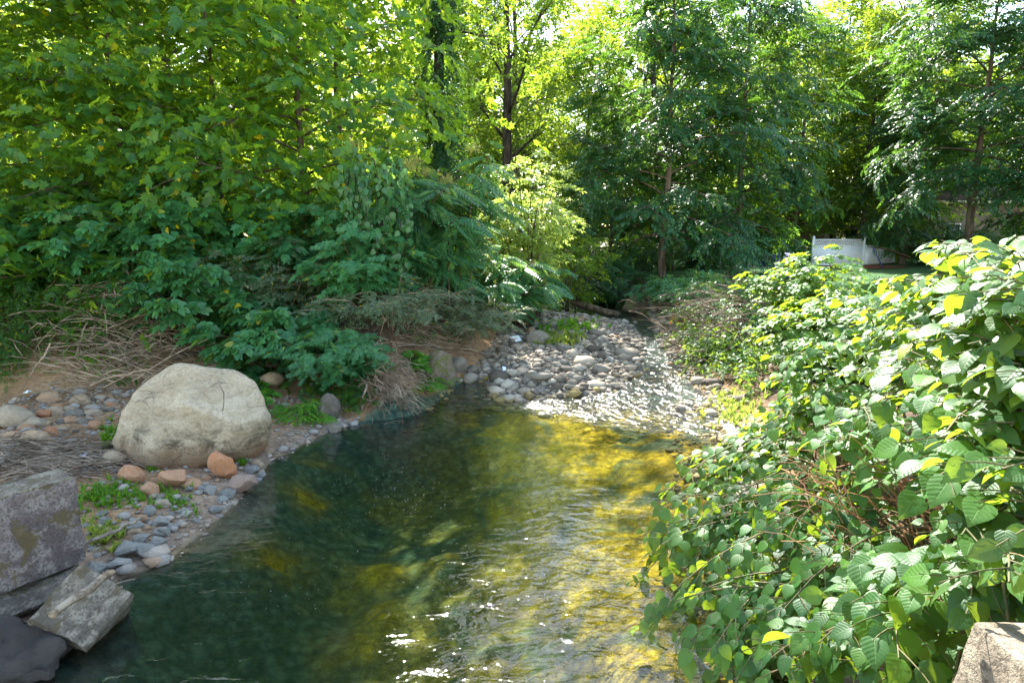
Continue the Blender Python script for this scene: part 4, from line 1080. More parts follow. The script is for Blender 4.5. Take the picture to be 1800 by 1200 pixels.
# gravel: small stones nobody could count
def gravel(name, label, n, region, size, mk, seed, wet=False):
    rg = np.random.default_rng(seed)
    (x0, x1, y0, y1) = region
    X = rg.uniform(x0, x1, n * 6); Y = rg.uniform(y0, y1, n * 6)
    h, dw, dl, dr = look(X, Y).T
    ok = (dl < .25) & (dr < .4) & (dw < (.9 if wet else .12))
    if wet: ok &= dw > -.1
    X, Y, h = X[ok][:n], Y[ok][:n], h[ok][:n]; n = len(X)
    V0, F0 = ICO[1]
    var = []
    for k in range(6):
        q = V0 * (1 + rg.uniform(-.30, .30, (len(V0), 1))); var.append(q)
    var = np.array(var)[rg.integers(0, 6, n)]
    s = rg.lognormal(math.log(size), .6, n)
    sc = np.stack([s * rg.uniform(.8, 1.4, n), s * rg.uniform(.8, 1.3, n), s * rg.uniform(.4, .8, n)], -1)
    a = rg.uniform(0, 2 * PI, n); ca, sa = np.cos(a), np.sin(a)
    W = var * sc[:, None, :]
    x = W[:, :, 0] * ca[:, None] - W[:, :, 1] * sa[:, None]; y = W[:, :, 0] * sa[:, None] + W[:, :, 1] * ca[:, None]
    V = np.stack([x + X[:, None], y + Y[:, None], W[:, :, 2] + (h + s * .25)[:, None]], -1).reshape(-1, 3)
    P = (F0[None] + (np.arange(n) * len(V0))[:, None, None]).reshape(-1, 3)
    t = NT(name + '_mat'); g = t.n('ShaderNodeNewGeometry')
    stops = {'bar': [(0, (.07, .055, .04)), (.3, (.16, .135, .10)), (.65, (.28, .24, .185)), (.9, (.40, .35, .275)), (1, (.36, .22, .13))],
             'shore': [(0, (.16, .14, .12)), (.35, (.30, .24, .18)), (.7, (.27, .26, .25)), (.9, (.4, .33, .26)), (1, (.36, .2, .11))],
             'bed': [(0, (.16, .12, .04)), (.5, (.26, .20, .06)), (1, (.12, .09, .04))]}[mk]
    c = t.ramp(g.outputs['Random Per Island'], stops)
    c = t.mix(t.math('MULTIPLY', t.noise(30, 3, .7, g.outputs['Position']), .4), c, (.08, .07, .06))
    me = mesh_np(name, V, [P], t.done(t.principled(c, .85, .3)))
    tag(obj(name, me), label, 'gravel', kind='stuff')
gravel('gravel_bar', 'loose grey gravel of the bar across the stream', 7500, (-1.8, 7, 11.8, 26), .038, 'bar', 1)
gravel('gravel_shore', 'loose pebbles on the soil of the left shore', 3800, (-9.5, -2.2, 5.2, 12.5), .022, 'shore', 2)
gravel('bed_gravel', 'algae-covered pebbles on the shallow stream bed', 1500, (-2, 4.5, 8, 16), .028, 'bed', 3, True)

# bubbles and seed fluff drifting on the pool
def specks():
    rg = np.random.default_rng(14); n = 620
    px = np.concatenate([rg.uniform(420, 1150, n // 2), rg.normal(720, 110, n // 2)]); py = np.concatenate([rg.uniform(740, 1080, n // 2), rg.normal(860, 60, n // 2)])
    P = np.array([G(x, y, .002) for x, y in zip(px, py)]); d = look(P[:, 0], P[:, 1])[:, 1]
    P = P[d > .15]; n = len(P); V0, F0 = ICO[1]; s = rg.uniform(.002, .0045, n)
    V = (V0[None] * s[:, None, None] * np.array([1, 1, .4]) + P[:, None, :]).reshape(-1, 3)
    Fc = (F0[None] + (np.arange(n) * len(V0))[:, None, None]).reshape(-1, 3)
    tag(obj('foam_specks', mesh_np('foam_specks', V, [Fc], M['paper'])), 'tiny white bubbles and fluff drifting on the pool', 'foam', kind='stuff')
specks()

# ------------------------------------------------------------------ concrete
def displaced_box(name, corners, mat, cuts=14, amp=.012, seed=0, bevel=.02):
    """corners: 8 points bottom (4, ccw) then top (4)"""
    import bmesh
    bm = bmesh.new(); vs = [bm.verts.new(c) for c in corners]
    for f in ((3,2,1,0),(4,5,6,7),(0,1,5,4),(1,2,6,5),(2,3,7,6),(3,0,4,7)): bm.faces.new([vs[i] for i in f])
    bmesh.ops.bevel(bm, geom=bm.edges[:], offset=bevel, segments=2, affect='EDGES', profile=.6)
    bmesh.ops.triangulate(bm, faces=bm.faces[:])
    for _ in range(4):
        es = [e for e in bm.edges if e.calc_length() > .07]
        if not es: break
        bmesh.ops.subdivide_edges(bm, edges=es, cuts=1, use_grid_fill=False)
        bmesh.ops.triangulate(bm, faces=bm.faces[:])
    bm.normal_update()
    for v in bm.verts:
        k = mnoise.fractal(v.co * 5 + Vector((seed, 0, 0)), 1, 2, 4)
        v.co += v.normal * k * amp
    me = bpy.data.meshes.new(name); bm.to_mesh(me); bm.free()
    me.polygons.foreach_set('use_smooth', np.ones(len(me.polygons), bool)); me.set_sharp_from_angle(angle=R(40))
    me.materials.append(mat); return me

def wing_wall():
    A = np.array([-4.30, 5.83]); d = np.array([-.58, -.815])      # along the face, towards the camera side
    nrm = np.array([.815, -.58])                                  # face normal (right / towards camera)
    L = 2.6; th = .42
    o = thing('concrete_wall', 'stained old concrete wing wall at the left edge', 'wall', (A[0], A[1], 0))
    def quad(off_out, off_in, e0=0.0):
        a = -nrm * off_in; b = nrm * off_out
        return [b - d * e0, a - d * e0, a + d * L, b + d * L]
    q0 = quad(.03, th); q1 = quad(0, th)
    c = [(*p, .30) for p in q0] + [(*p, 1.17) for p in q1]
    obj('wall_face', displaced_box('wall_face', c, M['concrete'], amp=.022, seed=2, bevel=.018), o)
    f0 = quad(.10, th * .9, -.10); f1 = quad(.30, th * .95, -.05)
    c = [(*p, -.12) for p in f0] + [(*p, .298) for p in f1]
    c[4] = (c[4][0], c[4][1], .20); c[7] = (c[7][0], c[7][1], .16)
    obj('footing', displaced_box('footing', c, M['concrete_mid'], amp=.05, seed=5, bevel=.025), o)
    cap = quad(-.01, th * .97, -.02)
    c = [(*p, 1.165) for p in cap] + [(*p, 1.186) for p in cap]
    obj('wall_top', displaced_box('wall_top', c, M['concrete_pale'], amp=.012, seed=8, bevel=.006), o)
wing_wall()

def block(name, label, c, dims, rot, mat, seed, cat='block', amp=.03):
    x, y, z = [q / 2 for q in dims]
    cs = [(-x,-y,-z),(x,-y,-z),(x,y,-z),(-x,y,-z),(-x,-y,z),(x,-y,z),(x,y,z),(-x,y,z)]
    o = obj(name, displaced_box(name, cs, mat, amp=amp, seed=seed), None, c); o.rotation_euler = rot
    return tag(o, label, cat)
p = G(150, 1100, .10)
_n = Vector((.42, -.50, .72)).normalized(); _u = Vector((0, 0, 1)).cross(_n).normalized(); _v = _n.cross(_u)
_a = R(40)
_m = Matrix((_u * math.cos(_a) + _v * math.sin(_a), _v * math.cos(_a) - _u * math.sin(_a), _n)).transposed()
block('concrete_block', 'broken concrete block tipped into the water below the wing wall', (p[0] - _n[0] * .2, p[1] - _n[1] * .2, p[2] + .17 - _n[2] * .2), (.54, .54, .6), _m.to_euler(), M['concrete_mid'], 3, amp=.022)
p = G(25, 1160, .05)
block('dark_slab', 'dark wet slab of rock in the bottom left corner', (p[0] - .05, p[1], .03), (.75, .55, .4), (R(18), R(10), R(20)), M['dark_stone'], 4, 'rock', .09)

def bridge_post():
    z1 = 2.1
    c = [(1.52, .2, .4), (3.6, .2, .4), (3.6, 2.27, .4), (1.52, 2.27, .4), (1.765, .2, z1), (3.6, .2, z1), (3.6, 2.2, z1 + .01), (1.79, 2.2, z1)]
    o = obj('concrete_post', displaced_box('concrete_post', c, M['concrete_pale'], amp=.008, seed=6, bevel=.02))
    tag(o, 'pale concrete end post with slanting side in the bottom right corner', 'post')
bridge_post()

# ------------------------------------------------------------------ dead wood
def stick(name, label, pts, r0, r1, mat, cat='stick', seg=7, jit=.01, sub=3, seed=0, branches=0):
    rg = random.Random(seed); P = [np.array(q, float) for q in pts]
    Q = []
    for a, b in zip(P[:-1], P[1:]):
        for k in range(sub): Q.append(a + (b - a) * k / sub + rvec(rg, jit))
    Q.append(P[-1]); Q = np.array(Q); org = Q[0].copy()
    mb = MB(); mb.tube(Q - org, np.linspace(r0, r1, len(Q)) * np.array([rg.uniform(.88, 1.12) for _ in Q]), seg)
    for k in range(branches):
        j = rg.randrange(1, len(Q)); d = rvec(rg); d[2] = abs(d[2]) * .5; L = rg.uniform(.15, .5) * (r0 * 12 + .4)
        q = [Q[j] - org + d * t * L + rvec(rg, .01) for t in (0, .4, .75, 1)]
        mb.tube(q, np.linspace(r1 * .8, r1 * .3, 4), 4)
    o = obj(name, mb.mesh(name, mat), None, org); return tag(o, label, cat)
def lift(px, py, dz): q = on(px, py); return (q[0], q[1], q[2] + dz)
stick('driftwood', 'pale broken branch lying on the block and wall footing', [G(88, 1082, .66), G(138, 1046, .68), G(197, 1006, .58)], .035, .032, M['drift'], 'branch', jit=.008, seed=1)
stick('stick', 'thin stick lying out over the water from the shore stones', [G(130, 1040, .12), G(185, 1030, .05), G(238, 1017, .04)], .012, .006, M['drift'], jit=.006, seed=2)
stick('stick', 'curved grey branch lying among the blue-grey shore stones', [lift(150, 968, .10), lift(190, 962, .16), lift(225, 945, .16), lift(258, 930, .16)], .024, .014, M['drift'], 'branch', jit=.012, seed=3)
stick('log', 'short thick log end on the bank left behind the boulder', [lift(300, 634, .06), lift(376, 622, .06)], .10, .085, M['log'], 'log', 9, .01, seed=4)
stick('log', 'long log lying behind the boulder under the leaves', [lift(372, 652, .05), lift(440, 652, .05), lift(520, 640, .06)], .085, .06, M['log'], 'log', 9, .015, seed=5)
stick('log', 'log half buried in the leafy bank above the oval stone', [lift(450, 606, .1), lift(540, 600, .1)], .08, .06, M['log'], 'log', 9, .015, seed=6)
stick('fallen_log', 'dark fallen log across the upstream pool', [lift(948, 520, .1), G(1010, 533, .55), G(1088, 552, .3)], .16, .12, M['log'], 'log', 10, .02, seed=7)
stick('fallen_branch', 'long bare fallen branch on the bank by the water bend', [lift(640, 622, .12), lift(720, 618, .16), lift(800, 624, .16), lift(878, 632, .1)], .03, .012, M['twig'], 'branch', 6, .02, seed=8, branches=7)
stick('fallen_branch', 'shorter bare branch below the long fallen one', [lift(655, 650, .08), lift(705, 644, .1)], .035, .02, M['drift'], 'branch', 6, .02, seed=9)
stick('stick', 'forked pale stick lying in the shallow riffle', [G(1044, 735, .0), G(1040, 715, .03), G(1047, 697, .06)], .014, .008, M['drift'], jit=.015, seed=10, branches=1)
stick('stick', 'bleached stick standing in the leaves beside the riffle', [lift(1262, 800, .0), lift(1258, 800, .25), lift(1256, 800, .5)], .018, .01, M['drift'], jit=.01, seed=11)
stick('stick', 'pale stick at the waterline left of the root mat', [lift(637, 722, .0), lift(640, 716, .22), lift(646, 712, .42)], .025, .018, M['drift'], jit=.01, seed=12)
stick('stick', 'white bare stick lying on the twig heap', [lift(32, 801, .08), lift(80, 804, .1), lift(116, 802, .08), lift(120, 810, .04)], .012, .007, M['drift'], jit=.006, seed=13)
stick('twig', 'dark bent twig lying on the face of the boulder', [G(382, 668, 1.42), G(393, 690, 1.28), G(394, 705, 1.18), G(391, 722, 1.08)], .008, .006, M['twig'], jit=.004, seed=14)

def tangle(name, label, cx, cy, n, px_w, px_h, Lr, r, mat, seed, cat, flat=.3, hump=.3, bias=(1, 0, 0), spread=.7, kind=None):
    rg = random.Random(seed); c = on(cx, cy); mb = MB(); s = pxm(c)
    for i in range(n):
        a, b = rg.gauss(0, .38), rg.gauss(0, .38)
        q = on(cx + a * px_w, cy + b * px_h)
        if abs(q[1] - c[1]) > 4: continue
        q = q - c; q[2] += rg.uniform(0, hump)
        d = np.array(bias) * rg.choice((-1, 1)) + rvec(rg, spread); d[2] *= flat; d /= np.linalg.norm(d)
        L = rg.uniform(*Lr); sag = rg.uniform(.05, .3) * L
        t = np.linspace(-.5, .5, 6)[:, None]
        pts = q + d * L * t + np.array([0, 0, 1]) * sag * (.25 - t * t) * 2 + np.array([rvec(rg, .015) for _ in range(6)])
        th = rg.choice((.5, .6, .8, 1.0, 1.2, 1.9))
        mb.tube(pts, np.linspace(r, r * .4, 6) * th, 4, False)
        for _ in range(rg.choice((0, 1, 1, 2))):
            j = rg.randrange(1, 5); dd = (pts[j + 1] - pts[j]); dd = dd / np.linalg.norm(dd) + rvec(rg, .45); b = pts[j]
            fl = L * rg.uniform(.12, .35)
            mb.tube([b, b + dd * fl * .5 + rvec(rg, .01), b + dd * fl + rvec(rg, .02)], np.array([r * .5, r * .35, r * .2]) * th, 3, False)
    o = obj(name, mb.mesh(name, mat), None, c); return tag(o, label, cat, kind=kind)
tangle('dry_brush', 'heap of dry bleached vine stems on the left bank', 220, 605, 560, 240, 170, (.5, 1.7), .009, M['dry'], 31, 'dry brush', .8, .85, (1, 0, -.1), .6, 'stuff')
tangle('twig_heap', 'layer of flood-washed dry twigs behind the wing wall', 70, 815, 420, 190, 50, (.3, 1.1), .008, M['twig'], 32, 'twigs', .12, .1, (1, .2, 0), .35, 'stuff')
tangle('root_mat', 'hummock of matted dead grass stems at the water edge', 695, 690, 330, 80, 60, (.3, .7), .006, M['dry'], 33, 'dead grass', .6, .35, (.6, -.5, -.5), .5, 'stuff')
tangle('brush_heap', 'heap of dead brown vines on the right bank', 1255, 585, 480, 140, 110, (.4, 1.3), .012, M['brush'], 34, 'dry brush', .6, 1.25, (1, 0, -.3), .6, 'stuff')
tangle('dry_brush', 'fine dead stems under the grey-green bush at the water bend', 770, 600, 200, 170, 70, (.4, 1.1), .007, M['dry'], 35, 'dry brush', .5, .5, (1, 0, 0), .7, 'stuff')
# dead red leaves on the brush heap
for cx, cy, lab in ((1195, 592, 'spray of dead red leaves at the left end of the brush heap'), (1330, 556, 'spray of dead red leaves at the right end of the brush heap')):
    rg = random.Random(cx); c = on(cx, cy); P = [rvec(rg, .14) + [0, -.1, .75] for _ in range(26)]
    o = obj('dead_leaf_spray', leaf_mesh('dead_leaf_spray', SPRAY['open'], P, [rvec(rg) for _ in P], [rvec(rg, .4) + [0, 0, 1] for _ in P], .3, M['red']), None, c)
    tag(o, lab, 'dead leaves')
# green vines over dry brush
def vine_patch(name, label, spots, n, size, mat, seed, spray='tiny', cat='vine', up=.1, kind=None):
    rg = random.Random(seed); P, T, N = [], [], []; c0 = on(*spots[0][:2])
    for (cx, cy, w, h, hz) in spots:
        for i in range(n):
            q = on(cx + rg.gauss(0, w * .4), cy + rg.gauss(0, h * .4)); q[2] += rg.uniform(up, hz)
            P.append(q - c0); T.append(np.array([rg.gauss(0, 1), rg.gauss(-.5, .6), rg.gauss(-.3, .3)])); N.append(np.array([0, -.5, 1]) + rvec(rg, .35))
    S = [size * rg.uniform(.7, 1.3) for _ in P]
    o = obj(name, leaf_mesh(name, SPRAY[spray], P, T, N, S, M[mat]), None, c0); return tag(o, label, cat, kind=kind)
vine_patch('green_vine', 'small-leaved green vine draped over the dry brush at the left', [(60, 585, 170, 60, 1.15), (150, 595, 150, 50, 1.05), (15, 640, 70, 60, .6)], 330, .3, 'vine', 41)
vine_patch('green_vine', 'bright vine tufts hanging on the right side of the dry brush', [(215, 600, 120, 50, .9), (190, 650, 80, 30, .4), (130, 615, 60, 50, .8)], 90, .26, 'grass', 42)
vine_patch('green_vine', 'heart-leaved vine creeping around the oval stone', [(430, 660, 90, 40, .2), (460, 700, 40, 50, .2), (410, 690, 30, 20, .15)], 45, .3, 'grass', 43, 'heart')
vine_patch('bank_weeds', 'green weeds along the waterline below the cut-leaved shrub', [(620, 705, 50, 30, .3), (560, 690, 60, 30, .3)], 60, .26, 'vine', 44, 'heart', 'plant')
vine_patch('brush_vine', 'green vine growing over the right bank brush heap', [(1235, 560, 90, 40, 1.3), (1205, 610, 40, 60, .9), (1280, 625, 60, 40, .9), (1235, 645, 50, 30, .6)], 85, .36, 'vine', 45, 'open')

def undergrowth():
    rg = np.random.default_rng(6); n = 9000
    X = np.concatenate([rg.uniform(-16, 0, n), rg.uniform(3, 20, n)]); Y = np.concatenate([rg.uniform(11, 40, n), rg.uniform(12, 30, n)])
    h, dw, dl, dr = look(X, Y).T
    ok = ((dl > .9) & (vnoise(X * .6, Y * .6, 3) > .3)) | ((dr > .5) & (Y < 27)); X, Y, h = X[ok], Y[ok], h[ok]; n = len(X)
    P = np.stack([X, Y, h + rg.uniform(.03, .4, n)], -1); T = rg.normal(0, 1, (n, 3)); T[:, 2] *= .3; N = rg.normal(0, .35, (n, 3)) + np.array([0, -.3, 1])
    me = leaf_mesh('undergrowth', SPRAY['open'], P, T, N, rg.uniform(.3, .6, n), M['vine'])
    tag(obj('undergrowth', me), 'low leafy undergrowth covering both banks beneath the trees', 'undergrowth', kind='stuff')
undergrowth()

# grass tufts
def grass(label, spots, size, mat, seed, n=40, name='grass_patch', cat='grass', sp='blade'):
    rg = random.Random(seed); c0 = on(*spots[0][:2]); P, T, N = [], [], []
    for (cx, cy, w, h) in spots:
        for i in range(n):
            q = on(cx + rg.gauss(0, w * .32), cy + rg.gauss(0, h * .32)); q[2] -= .01
            a = rg.uniform(0, 2 * PI); P.append(q - c0); T.append([math.cos(a), math.sin(a), 0]); N.append(np.array([0, 0, 1.0]) + rvec(rg, .2))
    o = obj(name, leaf_mesh(name, SPRAY[sp], P, T, N, [size * rg.uniform(.6, 1.3) for _ in P], M[mat]), None, c0)
    return tag(o, label, cat)
grass('bright green weed patch beside the end of the wing wall', [(185, 874, 120, 40)], .15, 'grass', 51, 220)
grass('green weed tuft below the small orange stone', [(290, 876, 60, 30)], .15, 'grass', 52, 60)
grass('yellow-green grass tuft against the wing wall end', [(182, 945, 60, 45)], .18, 'grass2', 53, 70)
grass('dark green grass tuft at the left foot of the boulder', [(198, 778, 36, 30)], .22, 'grass', 54, 90)
grass('small weed growing between the orange stones and the boulder', [(269, 827, 20, 16)], .14, 'grass', 55, 16)
grass('sparse weeds on the pebbles below the flat tan stone', [(325, 895, 40, 30)], .13, 'grass', 56, 26)
grass('thin grass tuft at the right foot of the boulder', [(425, 812, 14, 20)], .18, 'grass', 57, 14)
grass('pale sunlit grass tuft on the gravel bar', [(985, 600, 80, 26)], .34, 'grass2', 58, 120)
grass('green grass tuft at the back of the gravel bar', [(1000, 577, 90, 22)], .36, 'grass', 59, 100)
grass('sunlit grass at the edge of the right bank gravel', [(1290, 715, 60, 60)], .26, 'grass2', 60, 120)
grass('grass under the dry brush left of the boulder', [(205, 675, 60, 14)], .2, 'vine', 61, 40)

# root ball of the fern-leaved tree
p = on(905, 578)
o = obj('root_ball', rock_mesh('root_ball', 44, 4, 4, .3, 0, M['root'], freq=2.2), None, (p[0], p[1] + .35, p[2] + .3)); o.scale = (.62, .5, .62)
tag(o, 'dark undercut root ball on the left bank beneath fern leaves', 'roots')

# litter
def sheet(name, label, px, py, w, h, mat, seed, cat='litter', tilt=.5, hump=.03):
    p = on(px, py); s = pxm(p); n = 7; rg = random.Random(seed); W, H = w * s, h * s * 1.6
    V = [(W * (i / (n - 1) - .5), H * (j / (n - 1) - .5), hump * mnoise.noise(Vector((i * .7, j * .7, seed)))) for j in range(n) for i in range(n)]
    V = np.array(V); T = V - [0, 0, .006]
    F = [(j * n + i, j * n + i + 1, (j + 1) * n + i + 1, (j + 1) * n + i) for j in range(n - 1) for i in range(n - 1)]
    B = [tuple(reversed([k + n * n for k in f])) for f in F]
    ed = [i for i in range(n)] + [j * n + n - 1 for j in range(1, n)] + [(n - 1) * n + i for i in range(n - 2, -1, -1)] + [j * n for j in range(n - 2, 0, -1)]
    S = [(ed[k], ed[k] + n * n, ed[(k + 1) % len(ed)] + n * n, ed[(k + 1) % len(ed)]) for k in range(len(ed))]
    mb = MB(); mb.add(np.concatenate([V, T]), F + B + S)
    o = obj(name, mb.mesh(name, mat), None, (p[0], p[1], p[2] + .08)); o.rotation_euler = (tilt, rg.uniform(-.2, .2), rg.uniform(-.5, .5)); return tag(o, label, cat)
sheet('litter', 'white sheet of litter on the cobbles near the root ball', 906, 600, 18, 10, M['paper'], 1)
sheet('litter', 'small white scrap of litter near the water bend', 887, 656, 7, 9, M['paper'], 2, tilt=.9)
sheet('litter', 'white scrap of litter at the right end of the twig heap', 145, 809, 16, 7, M['paper'], 3, tilt=.3)
sheet('litter', 'white scrap on the dark soil at the upper left', 49, 695, 12, 5, M['paper'], 4, tilt=.3)
sheet('fallen_leaf', 'brown fallen leaf beneath the wing wall footing', 58, 1118, 40, 12, M['cane'], 5, 'leaf', tilt=.3)

# ------------------------------------------------------------------ back yard
def yard():
    # mulch bed
    c = At(1500, 482, 42)
    mb = MB(); n = 24
    ring = [(3.4 * math.cos(a) * (1 + .12 * math.sin(3 * a)), 1.3 * math.sin(a), 0) for a in np.linspace(0, 2 * PI, n, endpoint=False)]
    zc = gz(c[0] + .5, 42)
    V = [(x, y, gz(c[0] + .5 + x, 42 + y) - zc + .012) for x, y, _ in ring] + [(x * .6, y * .6, gz(c[0] + .5 + x * .6, 42 + y * .6) - zc + .09) for x, y, _ in ring] + [(0, 0, .12)]
    F = [(i, (i + 1) % n, n + (i + 1) % n, n + i) for i in range(n)] + [(n + i, n + (i + 1) % n, 2 * n) for i in range(n)]
    mb.add(V, F)
    m = simple_mat('mulch_red', (.10, .03, .02), (.22, .075, .05), 30, .95, .1, .9, .03)
    tag(obj('mulch_bed', mb.mesh('mulch_bed', m), None, (c[0] + .5, 42, zc)), kind='structure')
    # fence
    a = At(1428, 468, 44); b = At(1514, 466, 44); e = At(1572, 462, 47)
    z0 = gz((a[0] + b[0]) / 2, 44); z1 = z0 + 1.85
    o = thing('vinyl_fence', 'white vinyl fence with lattice top in the back yard', 'fence', (a[0], 44, z0))
    W = b[0] - a[0]
    mb = MB(); mb.box((W / 2, 0, .68), (W, .05, 1.3))
    for k in range(int(W / .3)): mb.box((.15 + k * .3, -.028, .68), (.012, .006, 1.26))
    obj('panel', mb.mesh('panel', M['white'], False), o)
    mb = MB()
    for z, h in ((1.36, .09), (1.78, .08), (.05, .1)): mb.box((W / 2, 0, z), (W, .09, h))
    obj('rail', mb.mesh('rail', M['white'], False), o)
    mb = MB(); k = 0; st = .15
    x = -.38
    while x < W:
        for sgn, yy in ((1, -.01), (-1, .012)):
            x0, x1 = (x, x + .38) if sgn > 0 else (x + .38, x)
            u0, u1 = (x0, x1)
            p0 = np.array([u0, 1.40]); p1 = np.array([u1, 1.745])
            if min(u0, u1) < 0.0:
                f = (0 - u0) / (u1 - u0)
                if u0 < 0: p0 = p0 + (p1 - p0) * f
                else: p1 = p0 + (p1 - p0) * f
            if max(p0[0], p1[0]) > W:
                f = (W - p0[0]) / (p1[0] - p0[0])
                if p1[0] > W: p1 = p0 + (p1 - p0) * f
                else: p0 = p0 + (p1 - p0) * f
            d = p1 - p0; L = np.hypot(*d)
            if L < .04: continue
            ang = math.atan2(d[1], d[0]); m_ = (p0 + p1) / 2
            rot = [[math.cos(ang), 0, -math.sin(ang)], [0, 1, 0], [math.sin(ang), 0, math.cos(ang)]]
            mb.box((m_[0], yy, m_[1]), (L, .016, .04), rot)
        x += st
    obj('lattice', mb.mesh('lattice', M['white'], False), o)
    for xx in (-.06, W + .06):
        mb = MB(); mb.box((xx, 0, .98), (.13, .13, 1.96)); ps = obj('post', mb.mesh('post', M['white'], False), o)
        mb = MB(); mb.add([(xx - .09, -.09, 1.962), (xx + .09, -.09, 1.962), (xx + .09, .09, 1.962), (xx - .09, .09, 1.962), (xx, 0, 2.05)], [(3, 2, 1, 0), (0, 1, 4), (1, 2, 4), (2, 3, 4), (3, 0, 4)])
        obj('post_cap', mb.mesh('post_cap', M['white'], False), ps)
    # lower sloping panel going away to the right
    e2 = np.array([e[0] - a[0], 3.0]); s = np.array([W + .13, 0]); d = e2 - s; L = np.hypot(*d); u = d / L; nn = np.array([-u[1], u[0]]) * .025
    mb = MB(); segs = 6
    hs = [1.42 - .5 * (k / segs) ** 1.3 for k in range(segs + 1)]
    V, F = [], []
    for k in range(segs + 1):
        q = s + d * k / segs
        V += [(*(q - nn), .05), (*(q - nn), hs[k]), (*(q + nn), hs[k]), (*(q + nn), .05)]
    for k in range(segs):
        for j in range(4): F.append((k * 4 + j, k * 4 + (j + 1) % 4, (k + 1) * 4 + (j + 1) % 4, (k + 1) * 4 + j))
    F += [(0, 3, 2, 1), tuple(segs * 4 + j for j in range(4))]
    mb.add(V, F); obj('low_panel', mb.mesh('low_panel', M['white'], False), o)['label'] = 'lower plain white panel sloping down to the right'
    # shade canopy on leaning pole
    p0 = At(1553, 471, 41); zz = gz(p0[0], 41); top = At(1534, 434, 41)
    o = thing('shade_canopy', 'brown canopy sheet held up by a leaning blue pole beside the white fence', 'canopy', (p0[0], 41, zz))
    dx, h = top[0] - p0[0], top[2] - zz
    mb = MB(); mb.tube([(0, 0, -.1), (dx * .5, 0, h * .5), (dx, 0, h)], .045, 10); obj('pole', mb.mesh('pole', M['pole']), o)
    e = At(1600, 452, 41); ex, ez = e[0] - p0[0], e[2] - zz
    V = []; n = 9
    for j in range(n):
        for i in range(n):
            f, g_ = i / (n - 1), j / (n - 1)
            V.append((dx - .05 + (ex - dx + .05) * f, g_ * .5, h + .02 + (ez - h) * f ** 1.6 - .04 * math.sin(PI * g_) * f))
    V = np.array(V); N2 = n * n
    F = [(j * n + i, j * n + i + 1, (j + 1) * n + i + 1, (j + 1) * n + i) for j in range(n - 1) for i in range(n - 1)]
    B = [tuple(reversed([k + N2 for k in f])) for f in F]
    ed = [i for i in range(n)] + [j * n + n - 1 for j in range(1, n)] + [(n - 1) * n + i for i in range(n - 2, -1, -1)] + [j * n for j in range(n - 2, 0, -1)]
    S = [(ed[k], ed[k] + N2, ed[(k + 1) % len(ed)] + N2, ed[(k + 1) % len(ed)]) for k in range(len(ed))]
    mb = MB(); mb.add(np.concatenate([V, V - [0, 0, .05]]), F + B + S); obj('canopy', mb.mesh('canopy', M['canvas']), o)
yard()

def lawn_chair(label, px, Y, rot, first=[None]):
    loc = base(px, Y)
    o = thing('lawn_chair', label, 'chair', loc, rot, 1.0, 'blue lawn chairs in the back yard')
    if first[0] is None:
        mb = MB(); mb.box((0, .0, .40), (.52, .5, .03)); a = mb.mesh('seat', M['navy'], False)
        mb = MB(); c, s = math.cos(R(-18)), math.sin(R(-18)); mb.box((0, .36, .74), (.52, .03, .72), [[1, 0, 0], [0, c, -s], [0, s, c]]); b = mb.mesh('backrest', M['navy'], False)
        L = []
        for sx in (-.28, .28):
            mb = MB(); mb.tube([(sx, -.27, 0), (sx, -.22, .62), (sx, .33, .62)], .018, 6); mb.tube([(sx, .3, 0), (sx, .24, .4), (sx, .50, 1.1)], .018, 6); mb.tube([(sx, -.24, .385), (sx, .26, .385)], .016, 6)
            mb.box((sx, .03, .645), (.06, .55, .025)); L.append(mb.mesh('side_frame', M['metal']))
        first[0] = [('seat', a), ('backrest', b), ('side_frame', L[0]), ('side_frame', L[1])]
    for n, me in first[0]: obj(n, me, o)
lawn_chair('blue lawn chair turned sideways, leftmost of the row under the dark trees', 1305, 35.5, R(65))
lawn_chair('blue lawn chair seen from behind in the middle of the row', 1333, 36.5, R(175))
lawn_chair('blue lawn chair half hidden behind the sunlit shrub', 1352, 37.2, R(190))
lawn_chair('blue lawn chair furthest right behind the sunlit shrub tip', 1374, 37.5, R(-60))

def house(name, label, pxl, pxr, Y, eave_y, mat_f, depth, roof_h=2.2, wins=2):
    a = At(pxl, eave_y, Y); b = At(pxr, eave_y, Y); W = b[0] - a[0]; z0 = gz((a[0] + b[0]) / 2, Y); H = a[2] - z0
    o = thing(name, label, 'house', (a[0], Y, z0))
    mb = MB(); mb.box((W / 2, depth / 2 + .5, H / 2 - .1), (W - .8, depth - .6, H - .0)); wl = obj('wall', mb.mesh('wall', M['siding'], False), o)
    mb = MB()
    V = [(-.1, -.1, H), (W + .1, -.1, H), (W + .1, depth + .6, H), (-.1, depth + .6, H), (.6, depth / 2, H + roof_h), (W - .6, depth / 2, H + roof_h)]
    mb.add(V, [(0, 3, 2, 1), (0, 1, 5, 4), (1, 2, 5), (2, 3, 4, 5), (3, 0, 4)]); rf = obj('roof', mb.mesh('roof', M['roof'], False), o)
    mb = MB(); mb.box((W / 2, -.12, H - .06), (W + .3, .06, .24)); obj('fascia', mb.mesh('fascia', mat_f, False), rf)
    for k in range(wins):
        x = W * (k + .6) / (wins + .2)
        mb = MB()
        for (cx, cz, w, h) in ((0, .55, 1.3, .08), (0, -.55, 1.3, .08), (-.61, 0, .08, 1.02), (.61, 0, .08, 1.02)): mb.box((x + cx, .78, H * .5 + cz), (w, .08, h))
        w_ = obj('window', mb.mesh('window', M['fascia'], False), o)
        mb = MB(); mb.box((x, .785, H * .5), (1.14, .03, 1.02)); obj('pane', mb.mesh('pane', M['glass'], False), w_)
